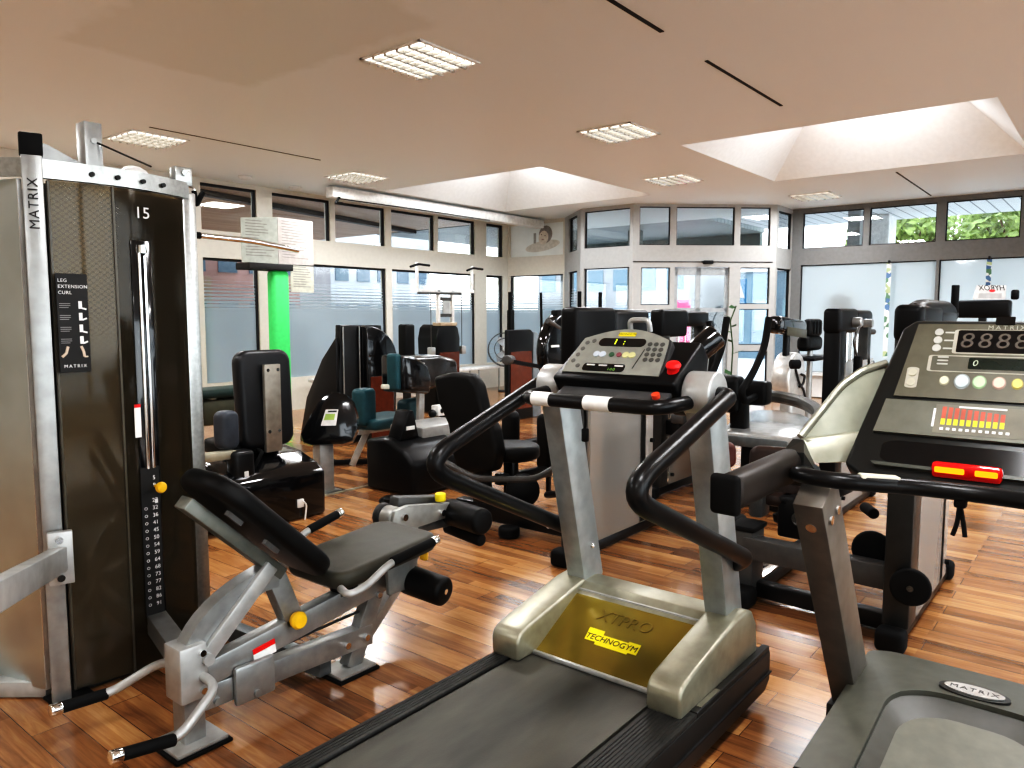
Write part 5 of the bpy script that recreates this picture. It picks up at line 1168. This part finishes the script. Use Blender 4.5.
MB().box((3.13, 4.455, .09), (3.18, 4.472, .15), .004).tube([(3.16, 4.45, .14), (3.19, 4.44, .11), (3.18, 4.45, .0)], .006, 6).build('socket', M['white'], s1)
# its console on a post
cn_ = Vector((-.66, -.72, .2)).normalized(); cr_ = Vector((.75, -.66, 0)).normalized(); cu_ = cn_.cross(cr_)
if cu_.z < 0: cu_ = -cu_
k0 = Vector((3.83, 4.98, .60))
def kp(a, b, o=0): return k0 + cr_ * a + cu_ * b + cn_ * o
kc = thing('machine_console', 'black console with green screen on a silver post beside the tall grey backrest strut', 'console', (3.78, 5.0, 0))
MB().bar((3.78, 5.02, 0), (3.78, 5.02, .45), .10, .14, bev=.01).build('post', M['lsilver'], kc)
MB().box((3.68, 4.94, 0), (3.9, 5.12, .02), .004).build('post_foot', M['silver'], kc)
shape = [(-.235, -.12), (-.215, -.19), (-.15, -.215), (.10, -.215), (.18, -.19), (.225, -.10), (.225, .02), (.19, .14), (.14, .20), (.06, .225), (-.02, .21), (-.09, .15), (-.16, .03)]
MB().loft([[kp(a * .6, b * .75, .10) for a, b in shape], [kp(a * .95, b * .95, .085) for a, b in shape], [kp(a, b, -.02) for a, b in shape], [kp(a * .75, b * .8, -.12) for a, b in shape]]).build('shell', M['gloss'], kc, 25)
MB().plate([kp(a, b, .101) for a, b in ((-.07, -.055), (.05, -.055), (.07, .075), (-.03, .075))], .002, cn_).build('screen_panel', M['white'], kc, 0)
MB().plate([kp(a, b, .1035) for a, b in ((-.045, -.01), (.035, -.01), (.045, .04), (-.03, .04))], .001, cn_).build('green_screen', P('lcd_green', (.35, .5, .12), .3), kc, 0)
MB().plate([kp(a, b, .1035) for a, b in ((-.015, .052), (.055, .052), (.06, .066), (-.01, .066))], .001, cn_).build('screen_header', M['ink'], kc, 0)
# ------------------------------------------------------------------ teal padded machine behind it
s2 = thing('hip_machine', 'strength machine with teal pads, rounded black shell and black drive box on the floor', 'exercise machine', (4.6, 5.2, 0))
MB().prism([(4.30, .0), (4.30, .27), (4.42, .37), (4.65, .44), (4.88, .42), (4.88, 0)], 'X', 4.10, 4.75, .04, 3).build('drive_box', M['black'], s2, 40)
MB().prism([(4.2, .42), (4.42, .42), (4.36, .66), (4.30, .66)], 'Y', 4.56, 4.72, .015).build('bracket', M['black'], s2)
MB().box((4.27, 4.55, .50), (4.36, 4.562, .53)).build('bracket_label', M['white'], s2, 0)
MB().prism([(4.55, .50), (4.68, .505), (4.96, .50), (4.98, .40), (4.96, .3), (4.55, .3)], 'X', 4.45, 5.05, .02).build('grey_cover', P('cover_grey', (.3, .3, .29), .35), s2)
MB().pad((4.98, 5.66, .41), .62, .5, .10, rotx(-90), .06, .03).build('seat_pad', M['teal'], s2)
MB().pad((4.70, 5.60, .575), .21, .36, .16, rotz(12), .05, .04).build('knee_pad', M['teal'], s2)
MB().pad((5.14, 5.42, .52), .30, .22, .15, rotz(12), .05, .04).build('knee_pad', M['teal'], s2)
MB().bar((4.64, 5.72, .0), (4.78, 5.62, .38), .05, .06, bev=.006).build('front_leg', M['lsilver'], s2)
MB().bar((4.50, 5.88, .03), (4.80, 5.62, .03), .04, .05, bev=.015).build('foot_bar', M['rubber'], s2)
MB().bar((4.62, 5.62, .335), (5.3, 5.62, .335), .06, .05, bev=.006).build('seat_rail', M['lsilver'], s2)
MB().bar((5.0, 5.15, .3), (5.02, 5.15, 1.0), .05, .07, bev=.006).build('column', M['lsilver'], s2)
MB().bar((4.58, 5.20, .80), (4.92, 5.20, .78), .05, .045, bev=.012).build('arm_rest', M['cream'], s2)
MB().pad((4.69, 5.16, .93), .08, .34, .12, rotz(10), .03, .02).build('back_cushion', M['teal'], s2)
MB().prism([(4.72, 1.085), (4.90, 1.06), (5.05, .98), (5.10, .85), (5.08, .70), (4.72, .74)], 'Y', 5.08, 5.38, .03, 3).build('backrest_shell', M['gloss'], s2, 45)
MB().prism([(4.9, 1.05), (5.35, 1.06), (5.62, 1.0), (5.64, .76), (5.05, .70)], 'Y', 5.22, 5.55, .05, 4).build('motor_hood', P('hood_black_grey', (.03, .028, .027), .2, coat=.4), s2, 45)
MB().bar((5.45, 5.3, .76), (5.45, 5.3, .02), .08, .08).build('hood_post', M['satin'], s2)
mb = MB()
for (x, z) in ((5.0, .50), (5.1, .52), (5.17, .49)): mb.ball((x, 4.98, z + .03), .04, seg=10)
mb.build('hand_controls', M['black'], s2)
MB().box((5.05, 4.95, .50), (5.3, 5.05, .60), .01).build('control_box', M['white'], s2)
# floor thing and pedal
o = obj('foot_pedal', MB().ball((3.86, 4.30, .035), .09, (1.2, .8, .4)).cyl((3.80, 4.26, .0), (3.80, 4.26, .06), .04), M['black']); tag(o, 'small black foot pedal on the floor in front of the black drive box', 'pedal')
# ------------------------------------------------------------------ tall weight tower behind
tw = thing('weight_tower_machine', 'tall black weight tower with sloping side wing and red brown reflection painted on its front, behind the teal pads', 'exercise machine', (5.7, 6.9, 0))
MB().prism([(5.20, 0), (5.95, 0), (5.95, 1.33), (5.36, 1.34), (5.34, 1.0), (5.28, .6)], 'Y', 6.75, 6.85, .01).build('tower_frame', M['satin'], tw)
pf = [(5.62, 0)] + [(5.62 + .50 * math.sin(PI / 2 * k / 8) if False else 5.62, 1.33) for k in range(1)] + [(5.62 + .46 * math.sin(PI / 2 * k / 8), 1.33 - .4 * (1 - math.cos(PI / 2 * k / 8))) for k in range(1, 9)] + [(6.06, .5), (6.04, 0)]
MB().prism(pf, 'Y', 6.62, 6.76, .02, 3).build('rounded_shroud', M['gloss'], tw, 45)
MB().box((5.66, 6.612, .02), (6.0, 6.622, .75), .002).build('lower_panel', M['rust'], tw, 0)  # brown reflection on the black shroud, put into colour as a thin panel
mb = MB()
for x in (5.37, 5.60): mb.cyl((x, 6.73, .3), (x, 6.73, 1.32), .009, seg=8)
mb.build('guide_rods', M['silver'], tw)
MB().box((5.64, 6.60, .98), (5.72, 6.615, 1.0)).build('selector_pin', M['chrome'], tw)
MB().prism([(6.75, 0), (7.45, 0), (7.3, .5), (7.0, .95), (6.8, 1.15), (6.75, 1.2)], 'X', 5.28, 5.32, .005).build('side_wing', M['satin'], tw)
MB().box((5.3, 6.85, 0), (6.0, 7.4, .06), .01).build('base', M['satin'], tw)
pp_ = thing('padded_post', 'slim black padded post standing right of the tall black weight tower', 'exercise machine', (6.5, 6.8, 0))
MB().box((6.30, 6.72, .75), (6.47, 6.86, 1.34), .03, 3).build('pad', M['vinyl'], pp_); MB().box((6.35, 6.76, 0), (6.42, 6.83, .78)).build('post', M['satin'], pp_); MB().box((6.2, 6.6, 0), (6.6, 7.0, .03), .01).build('base', M['satin'], pp_)
# white framed cable tower
ct3 = thing('cable_pulley_tower', 'brown black pulley tower topped by a white handle frame in front of the left windows', 'exercise machine', (8.2, 7.9, 0))
MB().prism([(7.97, 0), (8.42, 0), (8.44, 1.1), (8.40, 1.26), (8.34, 1.30), (8.04, 1.31), (7.97, 1.26), (7.93, 1.1)], 'Y', 7.8, 8.2, .02, 3).build('tower', M['satin'], ct3, 45)
MB().box((7.98, 7.788, .05), (8.41, 7.80, .9), .004).build('front_panel', M['rust'], ct3, 0)
MB().box((8.0, 7.78, 1.29), (8.36, 7.95, 1.34), .01).build('top_plate', P('plate_tan', (.45, .36, .26), .5), ct3)
for x in (8.02, 8.32): MB().bar((x, 7.85, 1.33), (x, 7.85, 1.82), .05, .05, bev=.006).build('mast', M['white'], ct3)
mb = MB()
for z in (1.42, 1.66): mb.box((8.05, 7.83, z), (8.29, 7.87, z + .05), .004)
mb.build('mast_rungs', M['dgrey'], ct3)
MB().box((8.10, 7.82, 1.47), (8.24, 7.84, 1.66)).build('mast_plate', M['lsilver'], ct3)
MB().bar((7.58, 7.85, 1.80), (8.80, 7.85, 1.81), .05, .045, bev=.006).build('cross_bar', M['white'], ct3)
MB().bar((7.58, 7.82, 1.76), (8.5, 7.82, 1.77), .02, .03).build('cross_bar_grip', M['dgrey'], ct3)
for x, s in ((7.60, 1), (8.77, -1)):
    MB().bar((x, 7.85, 1.80), (x, 7.85, 2.2), .035, .035, bev=.006).build('side_post', M['white'], ct3)
    MB().tube([(x - .22, 7.75, 2.12), (x, 7.82, 2.17), (x + .22, 7.82, 2.16)], .017, 8).build('handle', M['rubber'], ct3)
for x in (7.86, 8.52):
    MB().cyl((x, 7.84, 1.78), (x, 7.84, .98), .006, seg=8).build('cable', M['dgrey'], ct3)
    MB().box((x - .045, 7.79, .86), (x + .045, 7.88, .98), .01).build('cable_handle', M['lsilver'], ct3)
    MB().bar((x, 7.84, .92), (8.0 if x < 8 else 8.4, 7.84, .92), .02, .02).build('cable_link', M['dgrey'], ct3)
# bench at the far left
fl = thing('padded_bench', 'white framed exercise bench with dark green pad and round grip, left of the tall backrest', 'exercise bench', (3.7, 6.7, 0))
MB().box((3.50, 6.5, .68), (4.25, 6.85, .76), .03, 3).build('pad', M['dgreen'], fl)
MB().tube([(3.3, 6.45, .50), (3.3, 6.45, .03), (4.2, 6.5, .03), (4.2, 6.5, .66)], .03, 10, .04).build('frame', M['white'], fl)
MB().tube([(3.45, 6.9, .66), (3.45, 6.9, .03), (4.2, 6.9, .03), (4.2, 6.9, .66)], .03, 10, .04).build('frame', M['white'], fl)
MB().tube([(3.42, 6.55, .84), (3.55, 6.55, .88), (3.58, 6.55, .72), (3.75, 6.6, .66)], .02, 10, .05).build('grip', M['cream'], fl)
MB().ball((3.42, 6.5, .62), .12, (1, .7, 1.3)).build('round_pad', M['black'], fl)
MB().box((3.6, 6.55, .42), (4.15, 6.8, .66), .03).build('under_box', P('bench_olive', (.06, .06, .035), .5), fl)
# ------------------------------------------------------------------ far cross trainers
e1 = thing('cross_trainer', 'far cross trainer with thin pale edged tower and two thin upright handles beside the fan', 'exercise machine', (8.2, 6.5, 0))
MB().prism([(7.93, .0), (8.5, 0), (8.52, 1.2), (8.44, 1.25), (7.93, 1.25)], 'Y', 6.45, 6.52, .02, 3).build('housing', M['satin'], e1)
MB().box((7.98, 6.44, .15), (8.45, 6.452, .95)).build('front_panel', M['rust'], e1, 0)
MB().prism([(8.5, 0), (8.70, 0), (8.72, .9), (8.62, 1.2), (8.5, 1.22)], 'Y', 6.46, 6.53, .015).build('side_cover', P('cover_slate', (.2, .23, .25), .35), e1)
MB().tube([(8.03, 6.5, .3), (8.03, 6.5, 1.76)], .022, 8).build('handle', M['rubber'], e1)
MB().box((8.06, 6.5, 1.2), (8.14, 6.58, 1.52), .015).build('console_pad', M['black'], e1)
MB().tube([(8.5, 6.5, .95), (8.76, 6.5, 1.2), (8.74, 6.5, 1.77)], .019, 8, .08).build('handle', M['rubber'], e1)
e2 = thing('cross_trainer', 'cross trainer with large round black front cover left of the centre console', 'exercise machine', (7.1, 5.0, 0))
MB().cyl((7.2, 5.1, 1.04), (7.2, 4.94, 1.04), .46, seg=40, bev=.05).build('flywheel_cover', M['gloss'], e2)
MB().prism([(6.9, 0), (7.7, 0), (7.6, .7), (6.95, .7)], 'Y', 4.94, 5.1, .03).build('body', M['black'], e2)
MB().bar((6.4, 5.02, .04), (8.2, 5.02, .04), .12, .08, bev=.02).build('base', M['satin'], e2)
MB().box((6.83, 4.925, 1.09), (6.97, 4.94, 1.115)).build('badge', M['white'], e2, 0)
MB().tube([(6.78, 4.95, 1.385), (7.08, 4.97, 1.28)], .032, 10).build('handle_stub', M['dgrey'], e2)
MB().box((7.0, 4.97, 1.3), (7.1, 5.07, 1.51), .02).build('grip_pad', M['black'], e2)
MB().prism([(7.02, 1.05), (7.28, 1.1), (7.22, 1.33), (7.1, 1.2)], 'Y', 4.91, 4.95, .01).build('bracket', M['cream'], e2)
for x in (7.56, 8.02): MB().tube([(x, 5.05, .5), (x, 5.05, 1.73)], .024, 8).build('handle', M['rubber'], e2)
MB().cyl((6.45, 5.2, .96), (6.0, 4.9, .99), .05, bev=.01).build('roller', M['dgrey'], e2)
MB().bar((6.25, 5.06, .96), (6.9, 5.02, .85), .04, .04).build('roller_arm', M['satin'], e2)
# standing fan
fn_ = thing('standing_fan', 'round wire cage fan standing by the far corner window', 'fan', (11.35, 9.0, 0))
fc = Vector((11.0, 9.02, .80)); fnn = Vector((-.74, -.64, .2)).normalized(); fr_ = fnn.orthogonal().normalized(); fo = fnn.cross(fr_)
def ring(c, r, w, n=28): return MB().tube([c + fr_ * r * math.cos(2 * PI * k / n) + fo * r * math.sin(2 * PI * k / n) for k in range(n)], w, 6, .001, 1, True)
for r_, o_ in ((.32, 0), (.31, .06), (.2, .1)): ring(fc + fnn * o_, r_, .009).build('cage_ring', M['dgrey'], fn_)
mb = MB()
for k in range(18):
    a_ = 2 * PI * k / 18; e_ = fr_ * math.cos(a_) + fo * math.sin(a_); mb.tube([fc + e_ * .32, fc + e_ * .3 + fnn * .06, fc + e_ * .06 + fnn * .11], .003, 4, .02, 2)
mb.build('cage_wires', M['silver'], fn_)
for k in range(3):
    a_ = 2 * PI * k / 3 + .5; e_ = fr_ * math.cos(a_) + fo * math.sin(a_); t_ = fnn.cross(e_)
    MB().plate([fc + fnn * .04 + e_ * .05 + t_ * .02, fc + fnn * .06 + e_ * .18 + t_ * .11, fc + fnn * .05 + e_ * .27 + t_ * .05, fc + fnn * .02 + e_ * .2 - t_ * .05, fc + fnn * .03 + e_ * .05 - t_ * .03], .004, fnn).build('blade', P('blade_grey', (.3, .32, .33), .3), fn_)
MB().cyl(fc - fnn * .12, fc + fnn * .1, .06, bev=.02).build('motor', M['silver'], fn_)
MB().cyl((11.05, 9.06, .02), (11.05, 9.06, .78), .02, seg=10).build('pole', M['silver'], fn_); MB().cyl((11.05, 9.06, 0), (11.05, 9.06, .03), .13, bev=.01).build('base', M['dgrey'], fn_)
# long white window bench
wb = thing('window_bench', 'long low white bench with thin legs running under the left windows', 'bench', (9, 9.35, 0))
MB().box((6.9, 9.2, .44), (11.45, 9.5, .49), .008).build('bench_top', M['white'], wb)
for x in (7.2, 8.3, 9.4, 10.5, 11.35):
    for y in (9.24, 9.46): MB().cyl((x, y, 0), (x, y, .44), .018, seg=10).build('leg', M['lsilver'], wb)
# information stand
inf = thing('information_stand', 'bright green pillar stand with two printed boards in front of the left windows', 'information stand', (5.95, 8.9, 0))
MB().box((5.87, 8.78, 0), (6.13, 8.95, 2.04), .05, 4).build('pillar', M['green'], inf)
MB().box((5.50, 8.74, 2.04), (6.16, 9.06, 2.125), .004).build('black_band', M['ink'], inf)
bl = MB().plate([(5.46, 8.83, 2.125), (5.93, 8.74, 2.125), (5.93, 8.74, 2.735), (5.46, 8.83, 2.69)], .02, (0, 1, 0)).build('board', P('board_pale_green', (.42, .445, .40), .6), inf, 0)
br_ = MB().plate([(5.935, 8.74, 2.125), (6.58, 8.86, 2.14), (6.58, 8.86, 2.745), (5.935, 8.74, 2.735)], .02, (0, 1, 0)).build('board', P('board_pink_grey', (.42, .385, .36), .6), inf, 0)
b3 = MB().plate([(6.14, 8.77, 1.76), (6.56, 8.84, 1.76), (6.56, 8.84, 2.12), (6.14, 8.77, 2.12)], .01, (0, 1, 0)).build('notice_sheet', P('notice_beige', (.5, .5, .42), .6), inf, 0)
rnd = random.Random(3)
for (pa, pb, z0, z1, nl, par) in (((5.46, 8.83), (5.93, 8.74), 2.18, 2.66, 13, bl), ((5.935, 8.74), (6.58, 8.86), 2.18, 2.69, 14, br_), ((6.14, 8.77), (6.56, 8.84), 1.80, 2.10, 9, b3)):
    mb = MB(); d = Vector((pb[0] - pa[0], pb[1] - pa[1], 0)); a_ = Vector((*pa, 0)); nn_ = Vector((d.y, -d.x, 0)).normalized()
    for k in range(nl):
        z = z1 - (z1 - z0) * k / nl; u0, u1 = .1, .1 + rnd.uniform(.35, .8)
        mb.plate([a_ + d * u0 + V(0, 0, z) + nn_ * .001, a_ + d * u1 + V(0, 0, z) + nn_ * .001, a_ + d * u1 + V(0, 0, z + .009) + nn_ * .001, a_ + d * u0 + V(0, 0, z + .009) + nn_ * .001], .001, nn_)
    mb.build('printed_lines', P('line_grey', (.22, .21, .2), .6), par, 0)
# potted orchid near the door
po = thing('potted_plant', 'slender potted plant with broad leaves standing inside the entrance door', 'plant', (12.05, 5.02, 0))
MB().lathe([(0, 0), (.10, 0), (.14, .25), (.13, .25), (.12, .22), (0, .22)], (12.05, 5.02, 0)).build('pot', M['white'], po)
MB().tube([(12.05, 5.02, .2), (12.06, 5.0, .9), (12.02, 5.04, 1.35), (12.1, 4.98, 1.6)], .012, 6).build('stem', P('stem_green', (.03, .06, .02), .5), po)
for (z, a_, s) in ((1.55, .5, .2), (1.4, 2.3, .16), (1.25, 4., .15), (1.15, 1.2, .14), (1.0, 3.2, .16), (.8, 5.2, .2), (.45, .8, .25), (.4, 3.6, .25)):
    d = Vector((math.cos(a_), math.sin(a_), .35)); c = Vector((12.05, 5.02, z)); w = d.cross(Vector((0, 0, 1))).normalized()
    MB().plate([c, c + d * s * .4 + w * s * .28, c + d * s, c + d * s * .4 - w * s * .28], .003, (0, 0, 1)).build('leaf', P('plant_leaf', (.03, .09, .03), .45), po, 0)
